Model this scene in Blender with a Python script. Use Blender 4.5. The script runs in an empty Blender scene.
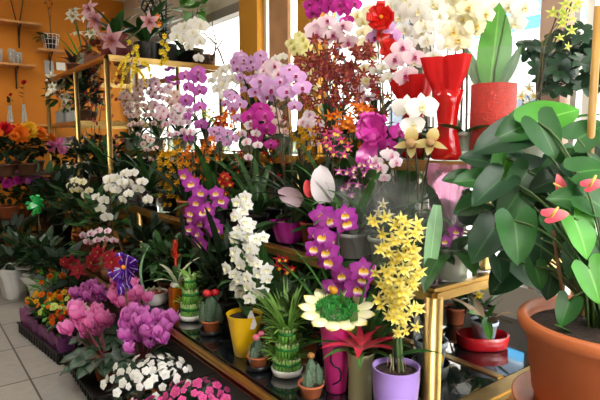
import bpy, math, random
from mathutils import Vector as V, Matrix
R = random.Random(11)
PI = math.pi
sc = bpy.context.scene
C = sc.collection
U = R.uniform

# ---------------------------------------------------------------- camera
F_PX = 526.0
CAM_H = 1.2
TH = math.atan(58 / F_PX)
YA = math.radians(37.1)
ct, st, cy, sy = math.cos(TH), math.sin(TH), math.cos(YA), math.sin(YA)
RT = V((cy, -sy, 0)); FW = V((sy * ct, cy * ct, -st)); UP = V((sy * st, cy * st, ct))
CAM = V((0, 0, CAM_H))
cd = bpy.data.cameras.new('camera'); cam = bpy.data.objects.new('camera', cd); C.objects.link(cam)
cd.sensor_width = 36; cd.lens = 36 * F_PX / 600; cd.clip_start = .05; cd.clip_end = 200
cam.matrix_world = Matrix(((RT.x, UP.x, -FW.x, 0), (RT.y, UP.y, -FW.y, 0), (RT.z, UP.z, -FW.z, CAM_H), (0, 0, 0, 1)))
sc.camera = cam

def ray(px, y):
    return FW + RT * ((px - 300) / F_PX) + UP * ((200 - y) / F_PX)
def at(px, y, X):            # the point of the vertical plane X (a shelf row) seen at a photo position
    d = ray(px, y); return CAM + d * (X / d.x)
def atY(px, y, Y):
    d = ray(px, y); return CAM + d * (Y / d.y)
def atz(px, y, z):
    d = ray(px, y); return CAM + d * ((z - CAM_H) / d.z)
def proj(p):
    q = V(p) - CAM; d = q.dot(FW); return 300 + F_PX * q.dot(RT) / d, 200 - F_PX * q.dot(UP) / d, d
def row(px, X, z):           # the spot along shelf row X at height z
    lo, hi = -.5, 12.0
    for _ in range(50):
        m = (lo + hi) / 2
        if proj((X, m, z))[0] > px: lo = m
        else: hi = m
    return V((X, lo, z))
def imd(a):
    a = math.radians(a); return RT * math.cos(a) + UP * math.sin(a)

# ---------------------------------------------------------------- materials
def lin(h):
    if not isinstance(h, str): return (h[0], h[1], h[2], 1)
    f = lambda c: c / 12.92 if c <= .04045 else ((c + .055) / 1.055) ** 2.4
    return tuple(f(int(h[i:i + 2], 16) / 255) for i in (0, 2, 4)) + (1,)
MATS = {}
def mat(name, col=None, rough=.5, metal=0, spec=.5, var=0, vscale=8, trans=0, coat=0, bump=0, bscale=40, ramp=None, axis='v', vary=0, rib=None, alpha=1):
    if name in MATS: return MATS[name]
    m = bpy.data.materials.new(name); MATS[name] = m; m.use_nodes = True
    nt = m.node_tree; N = nt.nodes; L = nt.links; N.clear()
    out = N.new('ShaderNodeOutputMaterial'); b = N.new('ShaderNodeBsdfPrincipled')
    b.inputs['Roughness'].default_value = rough; b.inputs['Metallic'].default_value = metal
    b.inputs['Specular IOR Level'].default_value = spec; b.inputs['Coat Weight'].default_value = coat
    b.inputs['Coat Roughness'].default_value = .08
    tc = N.new('ShaderNodeTexCoord')
    if ramp:
        s = N.new('ShaderNodeSeparateXYZ'); L.new(tc.outputs['UV'], s.inputs[0])
        r = N.new('ShaderNodeValToRGB'); L.new(s.outputs['Y' if axis == 'v' else 'X'], r.inputs[0])
        e = r.color_ramp.elements
        while len(e) < len(ramp): e.new(.5)
        for i, (p, c) in enumerate(ramp): e[i].position = p; e[i].color = lin(c)
        cs = r.outputs[0]
    else:
        r = N.new('ShaderNodeRGB'); r.outputs[0].default_value = lin(col); cs = r.outputs[0]
    if rib:                                                   # pale midrib across the leaf
        s2 = N.new('ShaderNodeSeparateXYZ'); L.new(tc.outputs['UV'], s2.inputs[0])
        d = N.new('ShaderNodeMath'); d.operation = 'SUBTRACT'; L.new(s2.outputs['X'], d.inputs[0]); d.inputs[1].default_value = .5
        a = N.new('ShaderNodeMath'); a.operation = 'ABSOLUTE'; L.new(d.outputs[0], a.inputs[0])
        g = N.new('ShaderNodeMapRange'); L.new(a.outputs[0], g.inputs[0]); g.inputs[1].default_value = .0; g.inputs[2].default_value = .05; g.inputs[3].default_value = .8; g.inputs[4].default_value = 0
        x = N.new('ShaderNodeMix'); x.data_type = 'RGBA'; L.new(g.outputs[0], x.inputs[0]); L.new(cs, x.inputs[6]); x.inputs[7].default_value = lin(rib); cs = x.outputs[2]
    if var:
        n = N.new('ShaderNodeTexNoise'); n.inputs['Scale'].default_value = vscale; n.inputs['Detail'].default_value = 4
        L.new(tc.outputs['Object'], n.inputs['Vector'])
        g = N.new('ShaderNodeMapRange'); L.new(n.outputs[0], g.inputs[0]); g.inputs[1].default_value = .3; g.inputs[2].default_value = .7
        g.inputs[3].default_value = 1 - var; g.inputs[4].default_value = 1 + var
        h = N.new('ShaderNodeHueSaturation'); L.new(g.outputs[0], h.inputs['Value']); L.new(cs, h.inputs['Color']); cs = h.outputs[0]
    if vary:
        oi = N.new('ShaderNodeObjectInfo'); g = N.new('ShaderNodeMapRange'); L.new(oi.outputs['Random'], g.inputs[0])
        g.inputs[3].default_value = 1 - vary; g.inputs[4].default_value = 1 + vary
        h = N.new('ShaderNodeHueSaturation'); L.new(g.outputs[0], h.inputs['Value']); L.new(cs, h.inputs['Color']); cs = h.outputs[0]
    L.new(cs, b.inputs['Base Color'])
    if bump:
        n = N.new('ShaderNodeTexNoise'); n.inputs['Scale'].default_value = bscale; L.new(tc.outputs['Object'], n.inputs['Vector'])
        bp = N.new('ShaderNodeBump'); bp.inputs['Strength'].default_value = bump; bp.inputs['Distance'].default_value = .01
        L.new(n.outputs[0], bp.inputs['Height']); L.new(bp.outputs[0], b.inputs['Normal'])
    sh = b.outputs[0]
    if trans:
        t = N.new('ShaderNodeBsdfTranslucent'); L.new(cs, t.inputs[0]); mx = N.new('ShaderNodeMixShader'); mx.inputs[0].default_value = trans
        L.new(sh, mx.inputs[1]); L.new(t.outputs[0], mx.inputs[2]); sh = mx.outputs[0]
    if alpha < 1:
        t = N.new('ShaderNodeBsdfTransparent'); mx = N.new('ShaderNodeMixShader'); mx.inputs[0].default_value = alpha
        L.new(t.outputs[0], mx.inputs[1]); L.new(sh, mx.inputs[2]); sh = mx.outputs[0]
    L.new(sh, out.inputs[0]); return m
def film(name, col, fac, tint='ffffff', rough=.12):            # clear film: seen through, with gloss
    if name in MATS: return MATS[name]
    m = bpy.data.materials.new(name); MATS[name] = m; m.use_nodes = True
    nt = m.node_tree; N = nt.nodes; L = nt.links; N.clear()
    out = N.new('ShaderNodeOutputMaterial'); t = N.new('ShaderNodeBsdfTransparent'); t.inputs[0].default_value = lin(tint)
    b = N.new('ShaderNodeBsdfPrincipled'); b.inputs['Base Color'].default_value = lin(col); b.inputs['Roughness'].default_value = rough
    b.inputs['Specular IOR Level'].default_value = .8
    lw = N.new('ShaderNodeLayerWeight'); lw.inputs[0].default_value = .35
    g = N.new('ShaderNodeMapRange'); L.new(lw.outputs['Facing'], g.inputs[0]); g.inputs[3].default_value = fac; g.inputs[4].default_value = min(1, fac * 2 + .1)
    mx = N.new('ShaderNodeMixShader'); L.new(g.outputs[0], mx.inputs[0]); L.new(t.outputs[0], mx.inputs[1]); L.new(b.outputs[0], mx.inputs[2])
    L.new(mx.outputs[0], out.inputs[0]); return m
def petal(name, ramp, trans=.3, vary=.08):
    return mat(name, ramp=ramp, rough=.55, spec=.25, trans=trans, vary=vary)
def leafm(name, c1, rib=None, rough=.38, var=.25, trans=.18, vary=.18):
    return mat(name, c1, rough=rough, spec=.45, var=var, vscale=9, trans=trans, rib=rib, vary=vary)

# ---------------------------------------------------------------- mesh builder
s_round = lambda t: max(0, math.sin(PI * min(1, .04 + .96 * t) ** .8)) ** .55
s_oval = lambda t: max(0, math.sin(PI * min(1, .05 + .95 * t) ** .85)) ** .8
s_lance = lambda t: max(0, math.sin(PI * min(1, .06 + .94 * t) ** .7))
s_strap = lambda t: min(1, .5 + 2.2 * t) * max(0, 1 - t ** 4) ** .6
s_heart = lambda t: max(0, 1 - t) ** .92 * (.9 + 1.0 * t)
s_tri = lambda t: (.15 + t) ** .6 * (1 if t < .85 else max(0, 1 - ((t - .85) / .16) ** 2) ** .5)
class MB:
    def __init__(s): s.v = []; s.f = []; s.m = []; s.uv = []
    def add(s, vs, fs, mi=0, uv=None, M=None):
        b = len(s.v)
        s.v += [tuple(M @ V(p)) for p in vs] if M else [tuple(p) for p in vs]
        s.uv += uv if uv else [(0.5, 0.5)] * len(vs)
        s.f += [tuple(b + i for i in q) for q in fs]; s.m += [mi] * len(fs)
    def blade(s, M, L, W, shape=s_oval, bend=0, fold=0, cup=0, nu=4, nv=6, mi=0, ruf=0, back=0, twist=0, bend0=0):
        vs = []; uv = []; fs = []; y = z = 0; ph = U(0, 6)
        for i in range(nv + 1):
            t = i / nv; a = bend0 + bend * t; w = W * .5 * shape(t); tw = twist * t
            for j in range(nu + 1):
                u = -1 + 2 * j / nu; au = abs(u)
                h = fold * au * w + cup * u * u * w + ruf * W * au * math.sin(t * 11 + ph + 2 * u)
                x = u * w; yy = y - back * L * math.sin(PI * .8 * au ** .8) * (1 - t) ** 2.6
                h2 = h + x * math.sin(tw); x2 = x * math.cos(tw)
                vs.append((x2, yy + math.sin(a) * h2, z + math.cos(a) * h2)); uv.append(((u + 1) / 2, t))
            y += math.cos(a) * L / nv; z -= math.sin(a) * L / nv
        k = nu + 1
        for i in range(nv):
            for j in range(nu):
                fs.append((i * k + j, i * k + j + 1, (i + 1) * k + j + 1, (i + 1) * k + j))
        s.add(vs, fs, mi, uv, M)
    def tube(s, pts, rad, n=6, mi=0, cap=True):
        pts = [V(p) for p in pts]; k = len(pts); vs = []; fs = []; uv = []
        rs = rad if isinstance(rad, (list, tuple)) else [rad] * k
        t0 = (pts[1] - pts[0]).normalized(); a = t0.orthogonal().normalized()
        for i in range(k):
            t = (pts[min(i + 1, k - 1)] - pts[max(i - 1, 0)])
            t = t.normalized() if t.length > 1e-9 else t0
            a = a - t * a.dot(t); a = a.normalized() if a.length > 1e-6 else t.orthogonal().normalized()
            b = t.cross(a)
            for j in range(n):
                an = 2 * PI * j / n; vs.append(pts[i] + (a * math.cos(an) + b * math.sin(an)) * rs[i]); uv.append((j / n, i / (k - 1)))
        for i in range(k - 1):
            for j in range(n):
                fs.append((i * n + j, i * n + (j + 1) % n, (i + 1) * n + (j + 1) % n, (i + 1) * n + j))
        if cap: fs.append(tuple(range(n - 1, -1, -1))); fs.append(tuple((k - 1) * n + j for j in range(n)))
        s.add(vs, fs, mi, uv)
    def lathe(s, prof, n=24, mi=0, M=None, wob=None, cap=True):
        vs = []; fs = []; uv = []; k = len(prof)
        for i, (r, z) in enumerate(prof):
            for j in range(n):
                an = 2 * PI * j / n; q = r * (wob(an, i / (k - 1)) if wob else 1)
                vs.append((q * math.cos(an), q * math.sin(an), z)); uv.append((j / n, i / (k - 1)))
        for i in range(k - 1):
            for j in range(n):
                fs.append((i * n + j, i * n + (j + 1) % n, (i + 1) * n + (j + 1) % n, (i + 1) * n + j))
        if cap:
            fs.append(tuple(range(n - 1, -1, -1)))
            fs.append(tuple((k - 1) * n + j for j in range(n)))
        s.add(vs, fs, mi, uv, M)
    def ball(s, c, r, n=8, mi=0, sc3=(1, 1, 1)):
        k = max(3, n // 2)
        prof = [(r * math.sin(PI * (i + .001) / (k + .002)), -r * math.cos(PI * i / k)) for i in range(k + 1)]
        s.lathe(prof, n, mi, Matrix.Translation(V(c)) @ Matrix.Diagonal((*sc3, 1)), cap=False)
    def box(s, c, d, mi=0, M=None, bev=0):
        x, y, z = d[0] / 2, d[1] / 2, d[2] / 2; c = V(c)
        if bev:
            e = bev; bm = []
            import bmesh
            b = bmesh.new(); bmesh.ops.create_cube(b, size=1)
            for q in b.verts: q.co = V((q.co.x * d[0], q.co.y * d[1], q.co.z * d[2])) + c
            bmesh.ops.bevel(b, geom=b.edges[:], offset=e, segments=2, affect='EDGES')
            b.verts.index_update()
            s.add([q.co.copy() for q in b.verts], [tuple(q.index for q in f.verts) for f in b.faces], mi, None, M); b.free(); return
        vs = [c + V((i * x, j * y, k * z)) for i in (-1, 1) for j in (-1, 1) for k in (-1, 1)]
        s.add(vs, [(0, 1, 3, 2), (4, 6, 7, 5), (0, 4, 5, 1), (2, 3, 7, 6), (0, 2, 6, 4), (1, 5, 7, 3)], mi, None, M)
    def ribbon(s, pts, wv, w, mi=0):
        pts = [V(p) for p in pts]; wv = V(wv).normalized() * w / 2; vs = []; uv = []
        for i, p in enumerate(pts): vs += [p - wv, p + wv]; uv += [(0, i / len(pts)), (1, i / len(pts))]
        s.add(vs, [(2 * i, 2 * i + 1, 2 * i + 3, 2 * i + 2) for i in range(len(pts) - 1)], mi, uv)
    def mesh(s, mats, smooth=True, name='mesh'):
        me = bpy.data.meshes.new(name); me.from_pydata(s.v, [], s.f)
        for m in (mats if isinstance(mats, (list, tuple)) else [mats]): me.materials.append(m)
        me.polygons.foreach_set('material_index', s.m)
        me.polygons.foreach_set('use_smooth', [smooth] * len(s.f))
        ul = me.uv_layers.new(name='UVMap'); idx = [0] * len(me.loops); me.loops.foreach_get('vertex_index', idx)
        fl = [0.0] * (2 * len(idx))
        for i, q in enumerate(idx): fl[2 * i], fl[2 * i + 1] = s.uv[q]
        ul.data.foreach_set('uv', fl); me.update(); return me

# ---------------------------------------------------------------- objects
def part(name, me, par, M=None, label=None, kind=None):
    if isinstance(me, tuple): me = me[0].mesh(*me[1:])
    o = bpy.data.objects.new(name, me); C.objects.link(o); o.parent = par
    if M is not None: o.matrix_local = M
    if label: o['label'] = label
    if kind: o['kind'] = kind
    return o
def thing(name, label, cat, loc, group=None):
    o = bpy.data.objects.new(name, None); C.objects.link(o); o.empty_display_size = .05; o.location = loc
    o['label'] = label; o['category'] = cat
    if group: o['group'] = group
    return o
def single(name, me, label, cat, loc=(0, 0, 0), group=None, M=None):
    o = part(name, me, None, M); o['label'] = label; o['category'] = cat
    if M is None: o.location = loc
    if group: o['group'] = group
    return o
def struct(name, mb, m, smooth=False):
    o = part(name, mb.mesh(m, smooth), None); o['kind'] = 'structure'; return o
def face(p, n, up=V((0, 0, 1)), s=1, roll=0):                  # matrix: local +Z along n, local +Y near up
    z = V(n).normalized(); x = V(up).cross(z)
    x = x.normalized() if x.length > 1e-5 else z.orthogonal().normalized(); y = z.cross(x)
    return Matrix.Translation(V(p)) @ Matrix(((x.x, y.x, z.x, 0), (x.y, y.y, z.y, 0), (x.z, y.z, z.z, 0), (0, 0, 0, 1))) @ Matrix.Rotation(roll, 4, 'Z') @ Matrix.Scale(s, 4)
def rot(ax, a): return Matrix.Rotation(a, 4, ax)
def rv(s=1): return V((U(-s, s), U(-s, s), U(-s, s)))
def bez(a, b, c, n=8):
    a, b, c = V(a), V(b), V(c)
    return [a * (1 - t) ** 2 + b * (2 * t * (1 - t)) + c * t * t for t in (i / n for i in range(n + 1))]
OUT = V((-.72, -.69, 0))                                        # towards the aisle
# ---------------------------------------------------------------- palettes
BRASS = mat('brass', 'c2a264', rough=.34, metal=1, var=.08, vscale=14)
GLASS_TOP = mat('dark_glass', '14181a', rough=.04, spec=1.0, var=.1, coat=.7)
TERRA = mat('terracotta', 'b5623a', rough=.7, var=.1, bump=.1)
SOIL = mat('soil', '2a1c12', rough=.95, var=.5, vscale=60, bump=.8, bscale=90)
BARK = mat('bark_chips', '3d2a1a', rough=.95, var=.5, vscale=70, bump=.8, bscale=80)
WHITEP = mat('white_glaze', 'e6e4df', rough=.3)
BLACKP = mat('black_plastic', '141414', rough=.4)
CLEARP = film('clear_pot', 'c8d2c4', .35, 'dfe8da')
GREYP = mat('grey_pot', 'a7a6a2', rough=.5, var=.08)
YELLOWP = mat('yellow_glaze', 'e8b80c', rough=.3, coat=.3)
LAVP = mat('lavender_glaze', 'a486d6', rough=.3, coat=.2)
BURGP = mat('burgundy_pot', '6d2028', rough=.45, var=.1)
TANP = mat('tan_pot', '8a5640', rough=.6, var=.15)
BROWNP = mat('brown_pot', '5c3a24', rough=.6, var=.2)
REDP = mat('red_glaze', 'b81420', rough=.2, coat=.4)
PINKP = mat('magenta_pot', 'c02a78', rough=.35)
STAKE = mat('bamboo_stake', '6a5a34', rough=.6, var=.2)
STEM = mat('green_stem', '3f5a2a', rough=.5, var=.2)
STEMD = mat('dark_stem', '33301f', rough=.55, var=.25)
LEAF = leafm('orchid_leaf', '2c5424', '4c7a38')
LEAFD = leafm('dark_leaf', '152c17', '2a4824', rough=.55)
LEAFB = leafm('bright_leaf', '4a8a2c', '7fb050')
LEAFS = leafm('strap_leaf', '3f7030', '6a9a48')
LEAFG = leafm('grey_green_leaf', '7fae80', 'a8cfa2')
PETS = {
 'white':   ([(0, 'd9d8a8'), (.2, 'f4f3ec'), (1, 'faf9f5')], [(0, 'd8b02c'), (.45, 'efe6b0'), (1, 'f8f4e8')]),
 'cream':   ([(0, 'd6cf90'), (.3, 'f2ecc8'), (1, 'f6f0d8')], [(0, 'c89a30'), (.5, 'e6c860'), (1, 'f2e6b0')]),
 'paleyellow': ([(0, 'c9c860'), (.3, 'ece8a0'), (1, 'f2eeb8')], [(0, 'a02840'), (.5, 'e0c050'), (1, 'f0e8a8')]),
 'palepink': ([(0, 'd890b4'), (.25, 'f2d4e2'), (1, 'f6e2ea')], [(0, 'd8a030'), (.4, 'b02a68'), (1, 'cc4a88')]),
 'blush':   ([(0, 'd8a8a4'), (.3, 'eed0c8'), (1, 'f2ddd4')], [(0, 'c88030'), (.5, 'b04060'), (1, 'd07890')]),
 'lavender': ([(0, 'f0dcec'), (.3, 'dba8dc'), (.8, 'd9a6e0'), (1, 'e8c8ee')], [(0, 'd8a030'), (.35, 'a01868'), (1, 'b82c80')]),
 'orchid':  ([(0, 'e8b8e0'), (.25, 'cf70c8'), (1, 'c660c4')], [(0, 'e0b040'), (.4, '981a78'), (1, 'a82a88')]),
 'magenta': ([(0, 'e080c0'), (.25, 'cc34a4'), (1, 'c22c9c')], [(0, 'f0d060'), (.35, '8a1060'), (1, '9a1868')]),
 'dendro':  ([(0, 'ecd0e8'), (.2, 'c258bc'), (.75, 'b23aac'), (1, 'a22c9c')], [(0, 'd89018'), (.4, 'f0c848'), (.55, 'f4e8e0'), (.68, 'd890cc'), (.8, 'a02898'), (1, '90208a')]),
 'dendropink': ([(0, 'f0d8ea'), (.3, 'cc62b4'), (1, 'b83aa0')], [(0, 'e6a820'), (.4, 'f2d878'), (.6, 'f4ecf0'), (1, 'b03898')]),
 'nobilewhite': ([(0, 'e4e8c0'), (.2, 'f6f6f2'), (1, 'fbfbf8')], [(0, '6a7a30'), (.25, 'e8e4b0'), (1, 'fbfbf8')]),
 'yellow':  ([(0, 'b8a010'), (.3, 'e6cc28'), (1, 'eed848')], [(0, 'a86a10'), (.4, 'e8c820'), (1, 'f0dc50')]),
 'softyellow': ([(0, 'c8bc58'), (.3, 'ecdc68'), (1, 'f4eca8')], [(0, 'b88a20'), (.4, 'ead040'), (1, 'f4e890')]),
 'gold':    ([(0, 'a86808'), (.3, 'd8a010'), (1, 'e4b420')], [(0, '803808'), (.5, 'd89810'), (1, 'e8b828')]),
 'orange':  ([(0, 'b84808'), (.3, 'e07018'), (1, 'e87c20')], [(0, 'c83008'), (.5, 'f0a020'), (1, 'f0b030')]),
 'redbrown': ([(0, '8a5a28'), (.3, '842a2a'), (.8, '722224'), (1, '9a5038')], [(0, 'b07028'), (.5, '96303e'), (1, 'b86a74')]),
 'darkred': ([(0, '5a0810'), (.4, '8a1424'), (1, '98202e')], [(0, 'c89020'), (1, 'e0b030')]),
 'red':     ([(0, '780810'), (.4, 'b81420'), (1, 'c41c28')], [(0, 'c89020'), (1, 'e0b030')]),
 'hotpink': ([(0, 'b81868'), (.4, 'e04c98'), (1, 'ec6cae')], [(0, 'e0c040'), (1, 'f0d860')]),
 'pink':    ([(0, 'c83c8c'), (.35, 'f07cc2'), (1, 'f8a2d6')], [(0, 'd04080'), (1, 'f098c0')]),
 'lilac':   ([(0, 'a83ca0'), (.35, 'd468c0'), (1, 'e08cd2')], [(0, 'b048a0'), (1, 'd884d0')]),
 'whitepink': ([(0, 'e0a0b8'), (.3, 'f4e4ec'), (1, 'f8eef2')], [(0, 'd06090'), (1, 'e8a0c0')]),
 'paph':    ([(0, '8a5a30'), (.35, 'c8b068'), (1, 'e6dca8')], [(0, '6a3a28'), (.6, '96604a'), (1, 'c8a070')]),
 'lily':    ([(0, 'b0607a'), (.4, 'cc96a0'), (1, 'deb8ba')], [(0, 'c87830'), (1, 'a85020')]),
 'lilywhite': ([(0, 'b8c080'), (.35, 'eeeedd'), (1, 'f6f4ea')], [(0, 'c8b040'), (1, 'c89030')]),
 'greenyellow': ([(0, '90a830'), (.4, 'c8d860'), (1, 'd8e490')], [(0, 'c8b040'), (1, 'e8e490')]),
}
def PM(p):
    a, b = PETS[p]; return petal('petal_' + p, a), petal('lip_' + p, b, .2)
BLC = {}
def bloom(kind, pal):
    """cached (petals, lip) meshes of one bloom of unit width, facing +Z with +Y up"""
    k = (kind, pal)
    if k in BLC: return BLC[k]
    P, Lp = PM(pal); a = MB(); b = MB(); Z = lambda d: rot('Z', math.radians(d))
    T = lambda z: Matrix.Translation((0, 0, z))
    if kind == 'phal':
        for d, w in ((0, .32), (128, .3), (-128, .3)): a.blade(T(-.03) @ Z(d), .47, w, s_oval, bend=.15, nu=2, nv=4)
        for d in (82, -82): a.blade(T(.01) @ Z(d) @ rot('Y', .08), .54, .58, s_round, bend=.2, cup=-.12, nu=4, nv=5, ruf=.02)
        b.blade(T(.03) @ Z(180) @ rot('X', .7), .26, .2, s_oval, bend=-.5, nu=2, nv=4)
        for d in (100, -100): b.blade(T(.03) @ Z(d) @ rot('X', .9), .15, .15, s_oval, bend=-.4, nu=2, nv=3)
        b.ball((0, .02, .07), .045, 6)
    elif kind == 'dendro':
        for d in (0, 125, -125): a.blade(T(-.02) @ Z(d), .5, .34, s_oval, bend=.1, fold=-.1, nu=2, nv=4)
        for d in (66, -66): a.blade(Z(d), .52, .46, s_oval, bend=.15, nu=4, nv=5, ruf=.04)
        b.blade(T(.05) @ Matrix.Translation((0, .1, 0)) @ Z(180) @ rot('X', .25), .36, .35, s_round, bend=-.1, cup=.35, nu=4, nv=6, ruf=.03)
        b.ball((0, .08, .08), .04, 6)
    elif kind == 'star':
        for d in (0, 70, -70, 135, -135): a.blade(Z(d), .54, .18, s_lance, bend=U(-.3, .8), nu=2, nv=4, ruf=.08, twist=U(-.9, .9))
        b.blade(T(.02) @ Z(180) @ rot('X', .6), .34, .28, s_round, bend=.5, nu=2, nv=3, ruf=.05)
    elif kind == 'dancer':                                    # small oncidium with a broad lip
        for d in (0, 75, -75, 140, -140): a.blade(Z(d), .35, .18, s_lance, bend=.2, nu=2, nv=2)
        b.blade(T(.02) @ Z(180) @ rot('X', .2), .5, .55, s_round, bend=.2, nu=3, nv=3, ruf=.05)
    elif kind == 'five':
        for i in range(5): a.blade(T(.01 * (i % 2)) @ Z(72 * i), .5, .5, s_round, bend=.15, nu=3, nv=4, ruf=.02)
        for i in range(3): a.blade(T(.07) @ Z(120 * i + 20), .3, .34, s_round, bend=-.2, nu=2, nv=3)
        b.ball((0, 0, .09), .05, 6)
    elif kind == 'pom':
        for rr, n, til, l in ((0, 11, .1, .5), (.02, 10, -.25, .46), (.05, 8, -.6, .38), (.09, 6, -1., .3), (.12, 4, -1.3, .2)):
            for i in range(n): a.blade(T(rr) @ Z(360 * i / n + rr * 900) @ rot('X', -til), l, .26, s_round, bend=-.5 - rr * 3, nu=2, nv=3)
        b.ball((0, 0, .16), .08, 6)
    elif kind == 'cyc':                                        # cyclamen: petals swept up, tube below
        for i in range(5):
            a.blade(Z(72 * i) @ Matrix.Translation((0, .05, 0)) @ rot('X', 1.05), .78, .6, s_round, bend=-.4 + .12 * (i % 2), nu=3, nv=5, ruf=.05, twist=.5)
        b.lathe([(.08, .04), (.11, -.02), (.1, -.1), (.05, -.13)], 8)
    elif kind == 'lily':
        for i in range(6): a.blade(T(.02 * (i % 2)) @ Z(60 * i) @ rot('X', .5), .6, .24 + .05 * (i % 2), s_lance, bend=1.1, fold=.15, nu=2, nv=6)
        for i in range(6): b.tube([(0, 0, 0), (.1 * math.cos(i * 1.05), .1 * math.sin(i * 1.05), .25), (.18 * math.cos(i * 1.05), .18 * math.sin(i * 1.05), .34)], .015, 4)
    elif kind == 'paph':
        a.blade(Z(0), .5, .4, s_oval, bend=.2, nu=3, nv=4, ruf=.05)
        a.blade(T(-.03) @ Z(180), .42, .26, s_oval, nu=2, nv=4)
        for d in (100, -100): a.blade(Z(d), .55, .2, s_lance, bend=.35, nu=2, nv=5, ruf=.06)
        b.lathe([(.05, -.42), (.12, -.36), (.14, -.22), (.12, -.08), (.14, 0)], 10, 0, T(.12) @ rot('X', -.2))
    elif kind == 'star6':                                      # red bract star
        for i in range(6): a.blade(Z(60 * i), .55, .3, s_lance, bend=.35, nu=2, nv=4, fold=.1)
        for i in range(5): a.blade(T(.05) @ Z(72 * i + 20) @ rot('X', .3), .36, .2, s_lance, bend=.2, nu=2, nv=3)
        for i in range(4): b.ball((.04 * math.cos(i * 1.6), .04 * math.sin(i * 1.6), .07), .025, 5)
    BLC[k] = (a.mesh(P), b.mesh(Lp)); return BLC[k]
def put_bloom(par, kind, pal, M, name='flower', lip=True, label=None):
    a, b = bloom(kind, pal); o = part(name, a, par, M, label)
    if lip: part('lip' if kind in ('phal', 'dendro', 'star', 'dancer', 'paph') else 'centre', b, o)
    return o
JM = {}
def joined_bloom(kind, pal):                                   # petals and lip in one mesh, for small far blooms
    k = ('j', kind, pal)
    if k not in JM:
        a, b = bloom(kind, pal); me = bpy.data.meshes.new('bloom')
        va = [tuple(v.co) for v in a.vertices]; vb = [tuple(v.co) for v in b.vertices]
        fa = [tuple(p.vertices) for p in a.polygons]; fb = [tuple(len(va) + i for i in p.vertices) for p in b.polygons]
        me.from_pydata(va + vb, [], fa + fb); me.materials.append(a.materials[0]); me.materials.append(b.materials[0])
        me.polygons.foreach_set('material_index', [0] * len(fa) + [1] * len(fb)); me.polygons.foreach_set('use_smooth', [True] * (len(fa) + len(fb)))
        fl = []
        for q in (a, b):
            t = [0.0] * (2 * len(q.loops)); q.uv_layers[0].data.foreach_get('uv', t); fl += t
        me.uv_layers.new(name='UVMap').data.foreach_set('uv', fl); me.update(); JM[k] = me
    return JM[k]

# ---------------------------------------------------------------- pots
def pot(par, r, h, m, kind='taper', soil=SOIL, z=0, fill=.88, saucer=None, c=(0, 0), label=None, lab2=None):
    P = {'taper': [(.7, 0), (.74, .02), (.95, .84), (1.04, .84), (1.06, 1), (.96, 1), (.9, fill), (.85, fill - .06)],
         'tall': [(.56, 0), (.6, .01), (.72, .35), (.9, .8), (1.0, .985), (1.02, 1), (.95, 1), (.9, fill), (.85, fill - .05)],
         'round': [(.66, 0), (.8, .05), (.92, .3), (1, .75), (1.0, .98), (1.02, 1), (.95, 1), (.92, fill), (.87, fill - .05)],
         'bowl': [(.7, 0), (.9, .08), (1.0, .5), (1.0, .96), (1.03, 1), (.96, 1), (.93, fill), (.88, fill - .05)],
         'cyl': [(.96, 0), (1, .02), (1, .98), (1, 1), (.95, 1), (.94, fill), (.9, fill - .05)],
         'flare': [(.5, 0), (.55, .03), (.5, .3), (.6, .6), (1, 1), (.96, 1), (.62, .65), (.5, .62)]}[kind]
    z0 = z
    if saucer:
        b = MB(); b.lathe([(r * .8, 0), (r * 1.15, .004), (r * 1.22, .022), (r * 1.17, .022), (r * 1.08, .008), (r * .5, .008)], 24, 0, Matrix.Translation((c[0], c[1], z)))
        part('saucer', (b, saucer), par, None, lab2); z0 = z + .009
    b = MB(); b.lathe([(a * r, q * h) for a, q in P], 28, 0, Matrix.Translation((c[0], c[1], z0)))
    o = part('pot', (b, m), par, None, label)
    if soil:
        rr = P[-2][0] * r; b = MB()
        b.lathe([(.001, fill * h + .006), (rr * .6, fill * h + .008), (rr * 1.005, fill * h)], 20, 0, Matrix.Translation((c[0], c[1], z0)), wob=lambda a, t: 1, cap=False)
        part('soil', (b, soil), par)
    return z0 + h * fill
def foil(par, r, h, m, name='wrap', z=0, n=36, flare=1.35, label=None):      # crinkled paper or foil round a pot
    b = MB(); ph = U(0, 6)
    w = lambda a, t: 1 + (.05 + .09 * t) * math.sin(7 * a + ph + 3 * t) + .05 * t * math.sin(17 * a)
    b.lathe([(r * .8, 0), (r * .88, h * .05), (r * .98, h * .4), (r * 1.08, h * .75), (r * flare, h * 1.12)], n, 0, Matrix.Translation((0, 0, z)), w, cap=False)
    return part(name, (b, m), par, None, label)
CELLO = film('cellophane', 'f2f4f6', .03, 'f8f9f9', .05)
def cello(par, r0, r1, h, z=0, name='cellophane', m=None):
    b = MB(); ph = U(0, 6)
    w = lambda a, t: 1 + .08 * math.sin(5 * a + ph + 4 * t) + .05 * math.sin(13 * a + 9 * t + ph) * (0.4 + t)
    k = 9; b.lathe([(r0 + (r1 - r0) * (i / k) ** .8, h * i / k) for i in range(k + 1)], 40, 0, Matrix.Translation((0, 0, z)), w, cap=False)
    return part(name, (b, m or CELLO), par)
LFC = {}
def leafmesh(key, L, W, shape, m, n=3, **kw):
    k = (key, m.name)
    if k not in LFC:
        LFC[k] = []
        for i in range(n):
            b = MB(); kk = {a: (q(i) if callable(q) else q) for a, q in kw.items()}
            b.blade(Matrix.Identity(4), L, W, shape, **kk); LFC[k].append(b.mesh(m))
    return R.choice(LFC[k])
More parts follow.
